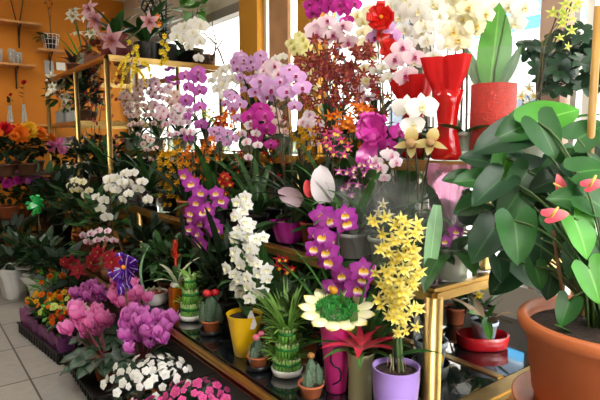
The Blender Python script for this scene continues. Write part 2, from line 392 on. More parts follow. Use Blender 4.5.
def aim(p, d, up=V((0, 0, 1)), s=1, twist=0):                   # leaf matrix: +Y along d, normal near up
    y = V(d).normalized(); x = y.cross(V(up)); x = x.normalized() if x.length > 1e-4 else y.orthogonal().normalized(); z = x.cross(y)
    return Matrix.Translation(V(p)) @ Matrix(((x.x, y.x, z.x, 0), (x.y, y.y, z.y, 0), (x.z, y.z, z.z, 0), (0, 0, 0, 1))) @ rot('Y', twist) @ Matrix.Scale(s, 4)
def rosette(par, z, n, L, W, m, shape=s_oval, el=(.3, .9), bend=(.4, 1.2), name='leaf', r0=.01, a0=None, fold=.25, nv=8, joined=False):
    J = MB()
    a = U(0, 6) if a0 is None else a0
    for i in range(n):
        an = a + i * 2.4 + U(-.3, .3); e = U(*el); l = L * U(.7, 1.1)
        M = aim((r0 * math.cos(an), r0 * math.sin(an), z), (math.cos(an) * math.cos(e), math.sin(an) * math.cos(e), math.sin(e)), twist=U(-.2, .2))
        b = J if joined else MB(); b.blade(M, l, W * U(.8, 1.1), shape, bend=U(*bend), fold=fold, nu=4, nv=nv)
        if not joined: part(name, (b, m), par)
    if joined: part('foliage', (J, m), par)
def bush(par, c, r, n, L, W, m, shape=s_oval, name='foliage', flat=.8, fold=.15, inner=.5, bend=.5):
    b = MB(); c = V(c)
    for i in range(n):
        d = rv().normalized(); d.z = d.z * flat + .15; q = r * U(inner, 1) if not isinstance(r, V) else 0
        p = V((d.x * r.x, d.y * r.y, d.z * r.z)) * U(inner, 1) if isinstance(r, V) else d * q
        dd = (d + rv(.6)); dd.z += .1
        b.blade(aim(c + p * .8, dd, V((0, 0, 1)) + rv(.4)), L * U(.7, 1.15), W * U(.8, 1.1), shape, bend=U(0, bend), fold=fold, nu=2, nv=5)
    return part(name, (b, m), par)

# ---------------------------------------------------------------- plants
POTS = {'clear': CLEARP, 'terra': TERRA, 'white': WHITEP, 'black': BLACKP, 'grey': GREYP, 'brown': BROWNP, 'burg': BURGP, 'tan': TANP, 'yellow': YELLOWP, 'lav': LAVP, 'red': REDP}
def orchid(name, label, base, spikes, kind='phal', pal='white', size=.09, leaves=4, leafL=.2, leafW=.065, potk='clear', pr=.06, ph=.11, pk='taper', group=None,
           stem=STEMD, lm=None, cat='orchid', stake=True, near=False, lean=None, wrap=None, wide=.34, sr=.0028, fd=None, straps=False, jit=None):
    """an orchid: pot, chips, leaves, flower stems (each bloom a part of its own), bamboo stakes"""
    t = thing(name, label, cat, base, group); b0 = V(base); lm = lm or LEAF
    if potk: zt = pot(t, pr, ph, POTS[potk] if isinstance(potk, str) else potk, pk, BARK)
    else: zt = 0
    if wrap: foil(t, pr * 1.12, ph, wrap)
    for i in range(leaves):
        an = U(0, 6) + i * 2.4; e = U(.15, .8)
        if straps:
            M = aim((.012 * math.cos(an), .012 * math.sin(an), zt - .01), (math.cos(an) * .45, math.sin(an) * .45, 1)); o = leafmesh('strap%d' % (leafL * 100), leafL, leafW, s_strap, lm, bend=lambda i: .9 + .5 * i, fold=.25, nv=10, nu=2)
        else:
            M = aim((.01 * math.cos(an), .01 * math.sin(an), zt - .01), (math.cos(an) * math.cos(e), math.sin(an) * math.cos(e), math.sin(e))); o = leafmesh('phal%d' % (leafL * 100), leafL, leafW, s_strap, lm, bend=lambda i: .5 + .4 * i, fold=.25, nv=8)
        part('leaf', o, t, M)
    for si, (s, e, n) in enumerate(spikes):
        S = V(s) - b0; E = V(e) - b0; P0 = V((U(-.015, .015), U(-.015, .015), zt - .02))
        c1 = V((P0.x + (S.x - P0.x) * .2, P0.y + (S.y - P0.y) * .2, S.z * .75 + P0.z * .25))
        up = bez(P0, c1, S, 10); hgt = (E - S).length
        arc = bez(S, (S + E) / 2 + V((0, 0, .28 * hgt if E.z < S.z else .05 * hgt)), E, 10)
        m = MB(); pts = up + arc[1:]; k = len(pts)
        m.tube(pts, [sr * (1.25 - .7 * i / k) for i in range(k)], 5)
        part('flower_stem', (m, stem), t)
        if stake:
            m = MB(); m.tube([P0 + V((.008, .004, 0)), V((c1.x, c1.y, c1.z)), up[9] + V((.004, 0, 0))], .002, 4); part('stake', (m, STAKE), t)
        tang = (E - S).normalized()
        for i in range(n):
            q = (i + .5) / n; f = q * 9.999; j = int(f); p = arc[j].lerp(arc[j + 1], f - j)
            w = OUT if fd is None else fd
            side = tang.cross(w); side = side.normalized() if side.length > .05 else V((0, 0, 1))
            sg = 1 if i % 2 else -1
            z = size * (U(.85, 1.1)) * (1 - .25 * q * (n > 4))
            c = p + side * sg * size * wide + w * size * .25 + rv(jit or size * .08)
            nn = w + side * sg * .25 + rv(.28) + V((0, 0, .02))
            M = face(c, nn, V((0, 0, 1)) + rv(.2), z)
            if near: put_bloom(t, kind, pal, M)
            else: part('flower', joined_bloom(kind, pal), t, M)
    return t
def P2(px, X, a, b, n, dx=0, dxe=0):                            # a spike: start and end seen at a, b over the row X
    return (at(*a, X + dx), at(*b, X + dx + dxe), n)
# ================================================================ the setting
ORANGE = mat('orange_paint', 'c47608', rough=.75, var=.07, vscale=3, bump=.05)
PIER = mat('pier_paint', 'c98a16', rough=.7, var=.05, vscale=4)
def tile_mat():
    m = bpy.data.materials.new('floor_tiles'); m.use_nodes = True; nt = m.node_tree; N = nt.nodes; L = nt.links
    b = N['Principled BSDF']; tc = N.new('ShaderNodeTexCoord'); mp = N.new('ShaderNodeMapping'); L.new(tc.outputs['Object'], mp.inputs[0])
    mp.inputs['Location'].default_value = (0, -.37 + .0, 0)
    br = N.new('ShaderNodeTexBrick'); L.new(mp.outputs[0], br.inputs[0]); br.offset = 0; br.squash = 1
    br.inputs['Scale'].default_value = 1; br.inputs['Brick Width'].default_value = .45; br.inputs['Row Height'].default_value = .5
    br.inputs['Mortar Size'].default_value = .005; br.inputs['Color1'].default_value = lin('8e8b84'); br.inputs['Color2'].default_value = lin('979389'); br.inputs['Mortar'].default_value = lin('45413b')
    n = N.new('ShaderNodeTexNoise'); n.inputs['Scale'].default_value = 22; n.inputs['Detail'].default_value = 6; L.new(tc.outputs['Object'], n.inputs[0])
    g = N.new('ShaderNodeMapRange'); L.new(n.outputs[0], g.inputs[0]); g.inputs[3].default_value = .8; g.inputs[4].default_value = 1.2
    h = N.new('ShaderNodeHueSaturation'); L.new(g.outputs[0], h.inputs['Value']); L.new(br.outputs[0], h.inputs['Color']); L.new(h.outputs[0], b.inputs['Base Color'])
    b.inputs['Roughness'].default_value = .45; return m
XW = 2.36; YB = 6.8; ZC = 2.95
def slab(name, boxes, m):
    b = MB()
    for lo, hi in boxes: b.box([(lo[i] + hi[i]) / 2 for i in range(3)], [hi[i] - lo[i] for i in range(3)])
    return struct(name, b, m)
slab('floor', [((-3, -2.6, -.1), (XW + .14, YB, 0))], tile_mat())
CEIL = mat('ceiling_paint', 'e4e0d6', rough=.9)
slab('ceiling', [((-3, -2.6, ZC), (XW + .14, YB, ZC + .1))], CEIL)
slab('wall_back', [((-3.1, YB, 0), (XW + .14, YB + .12, ZC))], ORANGE)
slab('wall_left', [((-3.12, -2.6, 0), (-3, YB, ZC))], mat('wall_paint', 'd8cdb6', rough=.85, var=.05, vscale=2))
CONC = mat('white_frame_paint', 'dcd8d0', rough=.5)
slab('wall_right', [((XW, -2.6, 0), (XW + .14, YB, .5)), ((XW, 2.0, .5), (XW + .14, YB, 1.0)), ((XW, -2.6, 2.38), (XW + .14, YB, ZC)), ((XW, 6.64, 1.0), (XW + .14, YB, 2.38)), ((XW, -2.6, .5), (XW + .14, -2.2, 2.38))], mat('wall_right_paint', 'cfc6b4', rough=.8))
slab('wall_front', [((-3, -2.72, 0), (XW + .14, -2.6, .3)), ((-3, -2.72, 2.6), (XW + .14, -2.6, ZC)), ((-3, -2.72, .3), (-.3, -2.6, 2.6)), ((.9, -2.72, .3), (1.05, -2.6, 2.6))], CONC)
slab('trim_1', [((XW - .01, 3.68, 1.0), (XW + .15, 3.96, 2.38))], PIER)
slab('trim_2', [((XW - .01, 2.90, 1.0), (XW + .15, 3.14, 2.38))], PIER)
slab('trim_3', [((XW, 1.2, .5), (XW + .13, 1.305, 2.38))], mat('beige_pier', 'b99a88', rough=.6, var=.06))
slab('trim_4', [((XW + .02, 2.0, 1.0), (XW + .12, 2.1, 2.38))], mat('brown_pier', '8d8172', rough=.6, var=.1))
slab('trim_5', [((XW, 1.13, .5), (XW + .05, 1.155, 2.38))], CONC)
slab('trim_6', [((XW + .0, 3.98, 2.30), (XW + .1, 6.64, 2.38))], mat('grey_header', '8b867c', rough=.6))
PANE = film('window_pane', 'ffffff', .03, 'f8fbfb', .02)
def window(n, y0, y1, z0=1.0, z1=2.38):
    f = MB(); t = .035
    for a, bb in (((y0, z0), (y1, z0 + t)), ((y0, z1 - t), (y1, z1)), ((y0, z0), (y0 + t, z1)), ((y1 - t, z0), (y1, z1))):
        f.box((XW + .08, (a[0] + bb[0]) / 2, (a[1] + bb[1]) / 2), (.05, bb[0] - a[0], bb[1] - a[1]))
    o = struct('window_%d' % n, f, CONC)
    p = MB(); p.box((XW + .08, (y0 + y1) / 2, (z0 + z1) / 2), (.006, y1 - y0 - .02, z1 - z0 - .02)); part('pane', (p, PANE, False), o)
for i, (a, bb) in enumerate(((3.96, 6.64), (3.14, 3.68), (2.1, 2.9), (1.305, 2.0), (-2.2, 1.13))): window(i + 1, a, bb, .5 if a < 2 else 1.0)
slab('trim_7', [((XW + .02, 3.30, 1.0), (XW + .05, 3.55, 2.38))], mat('tan_shutter', 'c08f62', rough=.7, var=.15, vscale=6))
# outside: pavement, road, a pale house across the road, a parked car
b = MB(); b.box((22, 3, -.17), (39, 60, .1)); o = struct('pavement', b, mat('pavement', 'cfcac0', rough=.9, var=.1, vscale=1))
o = thing('house', 'pale rendered house across the bright street behind the shop windows', 'house', (10, 6, -.12))
HW = mat('pale_render', 'e6dfd2', rough=.9, var=.04, vscale=.6)
b = MB(); b.box((1.2, 0, 8), (2, 40, 16)); part('wall', (b, HW, False), o)
HWIN = mat('house_window', '5a6068', rough=.15); HFR = mat('house_frame', 'f0eee8', rough=.6)
for yy in (-9, -6, -3, 0, 3, 6, 9):
    for zz in (1.5, 4.6):
        b = MB(); b.box((.17, yy, zz), (.12, 1.3, 1.7)); w = part('window', (b, HFR, False), o)
        b = MB(); b.box((.1, yy, zz), (.04, 1.1, 1.5)); part('pane', (b, HWIN, False), w)
b = MB(); b.box((1.2, 0, 16.1), (2.5, 40.4, .25)); part('roof', (b, mat('roof_tile', '9a5a40', rough=.8, var=.2), False), o)
o = thing('awning', 'blue canvas awning over the shopfront across the street', 'awning', row(612, 9.6, 3.1))
b = MB(); b.v = [(0, -1.6, .75), (0, 1.6, .75), (-1.5, 1.6, .1), (-1.5, -1.6, .1), (-1.5, 1.6, -.12), (-1.5, -1.6, -.12)]; b.uv = [(0, 0)] * 6; b.f = [(0, 1, 2, 3), (3, 2, 4, 5)]; b.m = [0, 0]
part('canvas', (b, mat('blue_canvas', '3f9fd0', rough=.8), False), o)
b = MB(); b.tube([(0, -1.55, 0), (-1.5, -1.55, .08)], .02); b.tube([(0, 1.55, 0), (-1.5, 1.55, .08)], .02); b.tube([(-1.5, -1.6, .1), (-1.5, 1.6, .1)], .02); part('frame', (b, CONC), o)
o = thing('car', 'white car parked on the street outside the right window', 'car', (5.9, 2.6, -.12))
CARW = mat('white_car_paint', 'f0f0f2', rough=.25, coat=.6)
prof = [(-2.05, .3), (-2.05, 1.0), (-1.9, .82), (-1.15, .92), (-.5, 1.38), (.2, 1.46), (1.15, 1.38), (1.75, .98), (2.05, .9), (2.08, .35)]
b = MB(); k = len(prof)
for x, sc_ in ((-.82, .97), (-.84, 1), (.84, 1), (.82, .97)): b.v += [(x * (.84 if z > 1 else 1), y * sc_, z) for y, z in prof]
b.uv = [(.5, .5)] * len(b.v)
for i in range(3):
    for j in range(k): b.f.append((i * k + j, i * k + (j + 1) % k, (i + 1) * k + (j + 1) % k, (i + 1) * k + j))
b.f += [tuple(range(k - 1, -1, -1)), tuple(range(3 * k, 4 * k))]; b.m = [0] * len(b.f)
part('body', (b, CARW), o)
for y0, y1 in ((-.75, .2), (.3, 1.25)):
    b = MB(); b.box((-.72, (y0 + y1) / 2, 1.14), (.06, y1 - y0, .34), bev=.02); part('side_window', (b, HWIN, False), o)
for y in (-1.3, 1.3):
    for x in (-.78, .78):
        b = MB(); b.lathe([(.1, -.1), (.3, -.1), (.33, -.07), (.33, .07), (.3, .1), (.1, .1)], 24, 0, Matrix.Translation((x, y, .33)) @ rot('Y', PI / 2)); part('wheel', (b, BLACKP), o)

# ================================================================ brass and glass staging
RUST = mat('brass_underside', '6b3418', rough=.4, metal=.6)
def rail(b, p, q, w=.045, h=.045):
    p, q = V(p), V(q); d = q - p; L = d.length; b.box((0, 0, 0), (L + w, w, h), 0, Matrix.Translation((p + q) / 2) @ d.to_track_quat('X', 'Z').to_matrix().to_4x4(), bev=.012)
t = thing('display_platform', 'low brass-edged platform of black glass carrying the front row of pots', 'display platform', (.93, .95, 0))
b0 = V((.93, .95, 0))
b = MB(); b.box((.86, 2.35, .14), (1.06, 4.4, .28)); b.box((.88, 5.12, .14), (1.0, 1.1, .28)); part('plinth', (b, mat('dark_plinth', '1c1815', rough=.5, var=.2), False), t)
b = MB(); rail(b, (.015, .0, .33), (.015, 4.55, .33), .035, .03); part('front_edge', (b, BRASS, False), t)
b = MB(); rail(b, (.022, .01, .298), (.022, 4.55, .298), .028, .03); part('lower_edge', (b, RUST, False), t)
b = MB(); b.box((.71, .03, .333), (1.38, .075, .03), bev=.006); part('end_edge', (b, BRASS, False), t)
b = MB(); b.box((.765, 2.86, .334), (.045, 5.58, .028), bev=.005); part('divider', (b, BRASS, False), t)
for x0, x1 in ((.04, .74), (.79, 1.4)):
    for y0, y1 in ((.07, 2.0), (2.004, 3.8), (3.804, 5.65)):
        if x0 < .1 and y1 > 4: continue
        b = MB(); b.box(((x0 + x1) / 2, (y0 + y1) / 2, .334), (x1 - x0, y1 - y0, .02)); part('glass_panel', (b, GLASS_TOP, False), t)
b = MB(); b.box((.39, 4.2, .334), (.7, .79, .02)); part('glass_panel', (b, GLASS_TOP, False), t)
b = MB(); b.box((.56, 5.14, .334), (.36, 1.07, .02)); part('glass_panel', (b, GLASS_TOP, False), t)
def leg(b, x, y, z0, z1, r=.026):
    b.lathe([(r * 1.25, z0), (r * 1.25, z0 + .012), (r, z0 + .014), (r, z1)], 16, 0, Matrix.Translation((x, y, 0)))
def shelf(label, X0, X1, Y0, Y1, zt, zb, legs, back=True, r=.026, backlegs=None):
    o = thing('display_shelf', label, 'display shelf', (X0, Y0, zb)); w = .045; zr = zt - .024
    L = lambda x, y, z: (x - X0, y - Y0, z - zb)
    for nm, p, q in (('front_rail', (X0, Y0, zr), (X0, Y1, zr)), ('end_rail', (X0, Y0, zr), (X1, Y0, zr)), ('end_rail', (X0, Y1, zr), (X1, Y1, zr)), ('back_rail', (X1, Y0, zr), (X1, Y1, zr))):
        b = MB(); rail(b, L(*p), L(*q)); part(nm, (b, BRASS, False), o)
    for y in legs:
        b = MB(); leg(b, 0, y - Y0, 0, zt - zb - .03, r); part('leg', (b, BRASS), o)
    for y in (backlegs or legs):
        b = MB(); leg(b, X1 - X0, y - Y0, 0, zt - zb - .03, r); part('leg', (b, BRASS), o)
    b = MB(); b.box(((X1 - X0) / 2, (Y1 - Y0) / 2, zt - zb - .014), (X1 - X0 - .03, Y1 - Y0 - .03, .012)); part('glass_top', (b, GLASS_TOP, False), o)
    return o
Z1, Z2, Z3, Z4, Z5 = .345, .74, 1.13, 1.87, 1.40
shelf('long brass shelf of dark glass one step above the black glass platform', 1.325, 2.3, 1.045, 6.28, Z2, Z1, (1.045, 3.62, 6.28), r=.03)
shelf('upper brass shelf of dark glass carrying the tall orchids by the window', 1.66, 2.24, 1.10, 4.95, Z3, Z2, (1.10, 3.0, 4.95))
shelf('tall brass tower frame with a glass top holding lilies and black pots', 1.31, 2.3, 4.2, 6.24, Z4, Z2, (4.2, 5.1, 6.24), r=.021)
shelf('small glass shelf inside the brass tower with a white pot on it', 1.35, 2.22, 5.2, 6.19, Z5, Z2, (5.2, 6.19), r=.012)

# ================================================================ the orange back wall: shelves and what stands on them
WOOD = mat('pale_wood', 'c98d4e', rough=.6, var=.15, vscale=12)
IRON = mat('dark_iron', '3a2a1c', rough=.5)
def wallshelf(label, x0, x1, z, br):
    o = thing('wall_shelf', label, 'shelf', ((x0 + x1) / 2, YB - .002, z))
    b = MB(); b.box((0, -.11, -.012), (x1 - x0, .22, .024), bev=.004); part('board', (b, WOOD, False), o)
    for x in br:
        b = MB(); x -= (x0 + x1) / 2
        b.tube([(x, -.008, -.03), (x, -.008, -.26)], .008, 6); b.tube([(x, -.19, -.03), (x, -.1, -.07), (x, -.03, -.15), (x, -.008, -.25)], .007, 6); b.tube([(x, -.2, -.028), (x, -.005, -.028)], .007, 6)
        part('bracket', (b, IRON), o)
wallshelf('topmost wooden shelf on the orange wall, with hanging cords above it', .3, 1.36, 2.52, (.6, 1.15))
wallshelf('wooden shelf on the orange wall holding clear glass tumblers', .3, 1.28, 2.06, (.6, 1.1))
wallshelf('short wooden shelf holding the white wire basket on the orange wall', 1.30, 1.62, 2.25, (1.46,))
wallshelf('lowest wooden shelf on the orange wall, with a rose in a slim vase', .3, 1.55, 1.40, (.6, 1.3))
GL = film('clear_glass', 'e8ecea', .22, 'eef2ee', .03)
for x, h, lb in ((.93, .15, 'tumbler standing apart from the pair'), (1.05, .16, 'tumbler, taller of the close pair'), (1.12, .13, 'tumbler, shorter of the close pair')):
    o = thing('glass_tumbler', 'clear glass ' + lb + ' on the orange wall shelf', 'glass', (x, YB - .12, 2.061))
    b = MB(); b.lathe([(.03, 0), (.038, h), (.035, h), (.028, .008), (.002, .008)], 16); part('glass', (b, GL), o)
o = thing('wire_basket', 'white wire basket on the short wall shelf with a dark pot inside', 'basket', (1.46, YB - .12, 2.251))
b = MB()
for i in range(12):
    a = PI * 2 * i / 12; b.tube([(.07 * math.cos(a), .07 * math.sin(a), .004), (.095 * math.cos(a), .095 * math.sin(a), .17)], .0035, 4)
for z, r in ((.004, .07), (.06, .08), (.115, .088), (.17, .096)): b.tube([(r * math.cos(PI * 2 * i / 16), r * math.sin(PI * 2 * i / 16), z) for i in range(17)], .0035, 4)
part('wires', (b, WHITEP), o)
orchid('potted_orchid', 'dark budded orchid in a black pot inside the white wire basket', (1.46, YB - .12, 2.258), [((1.44, YB - .13, 2.75), (1.40, YB - .15, 2.93), 5), ((1.48, YB - .13, 2.7), (1.5, YB - .15, 2.9), 5)], 'dancer', 'redbrown', .045, 4, .2, potk='black', pr=.055, ph=.13)
def slimvase(label, base, h, r, lab2, pal, kind='pom', n=1, hh=.4, m=GL, sz=.05, leaves=5):
    o = thing('bud_vase', label, 'vase', base); b = MB()
    b.lathe([(r * 1.1, 0), (r * 1.2, h * .15), (r * .9, h * .5), (r * .55, h * .8), (r * .7, h), (r * .6, h), (r * .4, h * .8), (r * .7, h * .4), (.002, .01)], 14); part('vase', (b, m), o)
    s = thing('cut_rose', lab2, 'flower', V(base) + V((0, 0, .012)))
    for i in range(n):
        q = V((U(-.03, .03), U(-.04, 0), hh + U(-.05, .02))); b = MB(); b.tube([(0, 0, 0), (q.x * .4, q.y * .4, q.z * .6), q], .0025, 5); part('stem', (b, STEM), s)
        part('flower', joined_bloom(kind, pal), s, face(q, OUT + V((0, 0, .7)), s=sz))
    b = MB()
    for i in range(leaves): b.blade(aim((0, 0, hh * U(.55, .85)), (U(-1, 1), U(-1, 0), U(0, .6))), .06, .035, s_oval, bend=.4, nu=2, nv=4)
    part('leaves', (b, LEAFD), s)
slimvase('slim clear bud vase under the tumbler shelf on the orange wall', (1.0, YB - .12, 1.401), .2, .03, 'dark red bud standing in the slim vase on the lowest wall shelf', 'red', hh=.3)
slimvase('taller clear bud vase beside the slim one on the lowest wall shelf', (1.14, YB - .13, 1.401), .22, .028, 'dark red rose on a long stem above the lowest wall shelf', 'red', hh=.47, sz=.075)
b = MB(); b.box((1.45, YB - .012, 2.07), (.1, .02, .15), bev=.004); o = single('switch_box', b.mesh(GREYP, False), 'grey switch box on the orange wall under the wire basket shelf', 'switch')
b = MB(); b.box((1.58, YB - .012, 2.09), (.1, .02, .09), bev=.004); o = single('switch_plate', b.mesh(WHITEP, False), 'white switch plate beside the grey box on the orange wall', 'switch')
for x0, x1 in ((1.05, 1.13), (1.24, 1.16)):
    b = MB(); b.tube([(x0, YB - .05, 2.945), (x1, YB - .05, 2.53)], .006, 5); single('hanging_cord', b.mesh(IRON), 'brown cord hanging from the ceiling to the topmost wall shelf', 'cord', group='cords above the topmost wall shelf')
# ================================================================ T1: the front row on the black glass platform
# white bowl with red cactus soil
p = row(155, 1.03, Z1); t = thing('planter_bowl', 'low white bowl of red gravel with small pale seedlings', 'planter', p)
pot(t, .068, .065, WHITEP, 'bowl', mat('red_gravel', '8a3424', rough=.9, var=.4, vscale=90, bump=.6))
for i in range(5):
    b = MB(); a = i * 1.3; x, y = .03 * math.cos(a), .03 * math.sin(a); b.lathe([(.004, .05), (.009, .062), (.008, .074), (.002, .08)], 8, 0, Matrix.Translation((x, y, .008))); part('seedling', (b, mat('pale_succulent', '7d7a58', rough=.6, var=.2)), t)
b = MB(); b.tube(bez((-.05, .0, .06), (-.1, .02, .2), (.0, .06, .3), 8), [.006, .007, .008, .008, .008, .007, .005, .004, .002], 6); part('stem', (b, LEAFG), t)
# amber vase with white and red spathes
p = row(177, 1.05, Z1); t = thing('amber_vase', 'square amber glass vase holding a bromeliad with white tips and a red spike', 'vase', p)
AMB = film('amber_glass', 'c06a10', .6, 'e08a20', .08)
b = MB(); b.box((0, 0, .07), (.062, .062, .14), bev=.006); part('vase', (b, AMB, False), t)
b = MB(); b.lathe([(.02, .135), (.032, .15), (.024, .162), (.004, .162)], 10); part('collar', (b, WHITEP), t)
WLF = leafm('cream_green_leaf', 'cfd6b4', '7fa060')
for i in range(13):
    an = i * 2.4; e = U(.5, 1.3); b = MB(); b.blade(aim((0, 0, .15), (math.cos(an) * math.cos(e), math.sin(an) * math.cos(e), math.sin(e))), U(.13, .2), .024, s_strap, bend=1.0, fold=.3, nu=2, nv=7); part('leaf', (b, LEAF if i % 2 else WLF), t)
b = MB(); b.tube([(0, 0, .15), (0, 0, .3)], .006, 6)
for i in range(14): b.blade(aim((0, 0, .27 + .006 * i), (math.cos(i * 2.4), math.sin(i * 2.4), 1.6 + i * .1)), .045, .018, s_lance, bend=.3, nu=2, nv=3)
part('flower_spike', (b, mat('red_bract', 'd03a20', rough=.4, trans=.2)), t)
# lucky bamboo towers
GRN = mat('bamboo_green', ramp=[(0, '64a838'), (.78, '94c862'), (.88, 'b4c88a'), (1, 'c4d49c')], rough=.4, var=.15, vscale=30); LEAFY = leafm('bamboo_leaf', '84b452', 'b4d488'); RIB = mat('green_ribbon', '1f7a30', rough=.3)
def bamboo_tower(label, p, r, tiers, leafn, leafL, gap=0.0, top=0):
    t = thing('lucky_bamboo', label, 'plant', p); b = MB()
    b.lathe([(r * .9, 0), (r * 1.25, .005), (r * 1.38, .028), (r * 1.3, .03), (r * 1.1, .012), (.002, .012)], 24); part('dish', (b, WHITEP), t)
    z = .014
    for rr, h in tiers:
        b = MB(); n = max(8, int(2 * PI * rr / .0125))
        for i in range(n):
            a = 2 * PI * i / n; x, y = rr * math.cos(a), rr * math.sin(a); hh = h + U(-.003, .003)
            b.tube([(x, y, z), (x, y, z + hh * .5), (x, y, z + hh)], [.0052, .0056, .005], 6)
        o = part('stalks', (b, GRN), t)
        b = MB(); b.lathe([(rr + .0055, z + h * .55), (rr + .0075, z + h * .57), (rr + .0075, z + h * .73), (rr + .0055, z + h * .75)], 24, cap=False); part('ribbon', (b, RIB), o)
        b = MB()
        for i in range(leafn):
            a = U(0, 2 * PI); b.blade(aim((rr * math.cos(a), rr * math.sin(a), z + h * U(.9, 1)), (math.cos(a) * .8, math.sin(a) * .8, U(.4, 1.6))), leafL * U(.5, 1.1), .011, s_lance, bend=1.1, fold=.3, nu=2, nv=5)
        part('leaves', (b, LEAFY), t); z += h + gap
    if top:
        b = MB()
        for i in range(46): a = U(0, 6.28); b.blade(aim((.02 * math.cos(a), .02 * math.sin(a), z - .02), (math.cos(a) * U(.1, .6), math.sin(a) * U(.1, .6), 1)), top * U(.5, 1.05), .013, s_lance, bend=U(.3, 1.3), fold=.3, nu=2, nv=7)
        part('top_leaves', (b, LEAFY), t)
    return t
bamboo_tower('short three-tiered lucky bamboo tower tied with green ribbon', row(191, 1.07, Z1), .042, ((.044, .07), (.034, .07), (.024, .06)), 26, .06)
bamboo_tower('tall bushy lucky bamboo tower beside the purple dendrobium', row(287, 1.09, Z1), .043, ((.046, .055), (.038, .055), (.029, .055)), 60, .085, top=.24)
# cacti
CAC = mat('cactus_green', '47604a', rough=.6, var=.2, vscale=40); SPN = mat('cactus_spines', '9a937c', rough=.7)
def cactus(label, p, r, cols, pr, ph, top=None, spines=1):
    t = thing('potted_cactus', label, 'cactus', p); pot(t, pr, ph, TERRA, 'taper', saucer=BLACKP); z0 = ph * .85
    for x, y, cr, h in cols:
        b = MB(); k = 8; n = 20
        prof = [(cr * (.75 + .25 * math.sin(PI * min(1, .2 + i / k))) * (1 if i < k - 1 else (.6 if i == k - 1 else .05)), z0 + h * i / k) for i in range(k + 1)]
        b.lathe(prof, 32, 0, Matrix.Translation((x, y, 0)), lambda a, q: 1 + .12 * math.cos(10 * a)); o = part('stem', (b, CAC), t)
        b = MB()
        for i in range(10):
            for j in range(7):
                a = 2 * PI * i / 10; q = .1 + .8 * j / 7; rr = cr * 1.08; c = V((x + rr * math.cos(a), y + rr * math.sin(a), z0 + h * q))
                for _ in range(2): b.tube([c, c + V((math.cos(a), math.sin(a), 0)) * .005 + rv(.004)], .0004, 3, cap=False)
        part('spines', (b, SPN), o)
    x, y, cr, h = cols[0]
    if top:
        for i, (dx, dy, dz, rr) in enumerate(top[1]):
            b = MB(); b.lathe([(rr * math.sin(PI * (j + .01) / 8.02), -rr * .85 * math.cos(PI * j / 8)) for j in range(9)], 24, 0, Matrix.Translation((x + dx, y + dy, z0 + h + dz)), lambda a, q: 1 + .1 * math.cos(8 * a), cap=False); part(top[2], (b, top[0]), t)
    return t
REDC = mat('red_graft', 'c41a24', rough=.5, var=.15, vscale=40); PKC = mat('pink_graft', 'e86a9a', rough=.5, var=.12, vscale=40)
cactus('dark grafted cactus with red balls on top in a terracotta pot', row(211, 1.06, Z1), .05, ((0, 0, .03, .135), (.028, -.022, .017, .09), (-.03, .014, .017, .1)), .042, .055, (REDC, ((-.02, -.01, .008, .019), (.018, -.012, .006, .018)), 'graft'))
cactus('small cactus with two pink balls on top beside the yellow pot', row(258, 1.03, Z1), .045, ((0, 0, .018, .085), (.024, -.012, .015, .05), (-.024, -.008, .014, .052), (0, .026, .014, .06)), .04, .045, (PKC, ((.012, -.006, .012, .012), (-.01, -.006, .002, .013)), 'graft'))
cactus('clustered columnar cactus with a brown tip before the magenta pot', row(311, 1.04, Z1), .045, ((0, 0, .017, .105), (.02, -.012, .015, .08), (-.02, -.01, .015, .07)), .042, .05, (mat('brown_tip', '9a6a34', rough=.7), ((0, 0, .004, .012),), 'tip'))
# white nobile orchid in the yellow pot
def dendrobium(name, label, p, canes, kind, pal, size, potm, pr, ph, pk, leaves=8, leafL=.13, lm=None, saucer=None, tag=None, near=True, cat='orchid', group=None, fill=.9, per=None):
    """upright canes clothed with blooms: each cane = (foot offset, list of world points, bloom count, spread)"""
    t = thing(name, label, cat, p, group); b0 = V(p); lm = lm or LEAF
    zt = pot(t, pr, ph, potm, pk, SOIL, fill=fill, saucer=saucer) if potm else 0
    for pts, n, sp, q0 in canes:
        pts = [V((U(-.02, .02), U(-.02, .02), zt - .02))] + [V(q) - b0 for q in pts]
        fine = []
        for i in range(len(pts) - 1):
            for j in range(5): fine.append(pts[i].lerp(pts[i + 1], j / 5))
        fine.append(pts[-1]); k = len(fine)
        b = MB(); b.tube(fine, [(.0055 + .0016 * (i % 3 == 0)) * (1 - .4 * i / k) for i in range(k)], 7); part('cane', (b, STEM), t)
        ln = [0]
        for i in range(k - 1): ln.append(ln[-1] + (fine[i + 1] - fine[i]).length)
        for i in range(n):
            f = (q0 + (1 - q0) * (i + .5) / n) * ln[-1]; j = 0
            while j < k - 2 and ln[j + 1] < f: j += 1
            c = fine[j].lerp(fine[j + 1], (f - ln[j]) / max(1e-6, ln[j + 1] - ln[j])); sd = RT * (U(-sp, sp)) + OUT * (sp * U(.1, .9)) + V((0, 0, U(-.01, .01)))
            put_bloom(t, kind, pal, face(c + sd, OUT + RT * (sd.dot(RT) / sp * .5) + rv(.3) + V((0, 0, .05)), V((0, 0, 1)) + rv(.25), size * U(.85, 1.12)), lip=near) if near else part('flower', joined_bloom(kind, pal), t, face(c + sd, OUT + RT * (sd.dot(RT) / sp * .5) + rv(.35), V((0, 0, 1)) + rv(.3), size * U(.85, 1.12)))
    for i in range(leaves):
        pts, n, sp, q0 = canes[i % len(canes)]; z = zt + U(.1, .75) * (max(q[2] for q in pts) - b0.z - zt) * .8
        a = U(0, 6.28); q = V(pts[0]) - b0; M = aim((q.x * .6, q.y * .6, z), (math.cos(a), math.sin(a), U(.2, .9))); part('leaf', leafmesh('dl%d' % (leafL * 100), leafL, leafL * .24, s_lance, lm, bend=lambda i: .5 + .3 * i, fold=.2), t, M)
    return t, zt
p = row(245, 1.06, Z1)
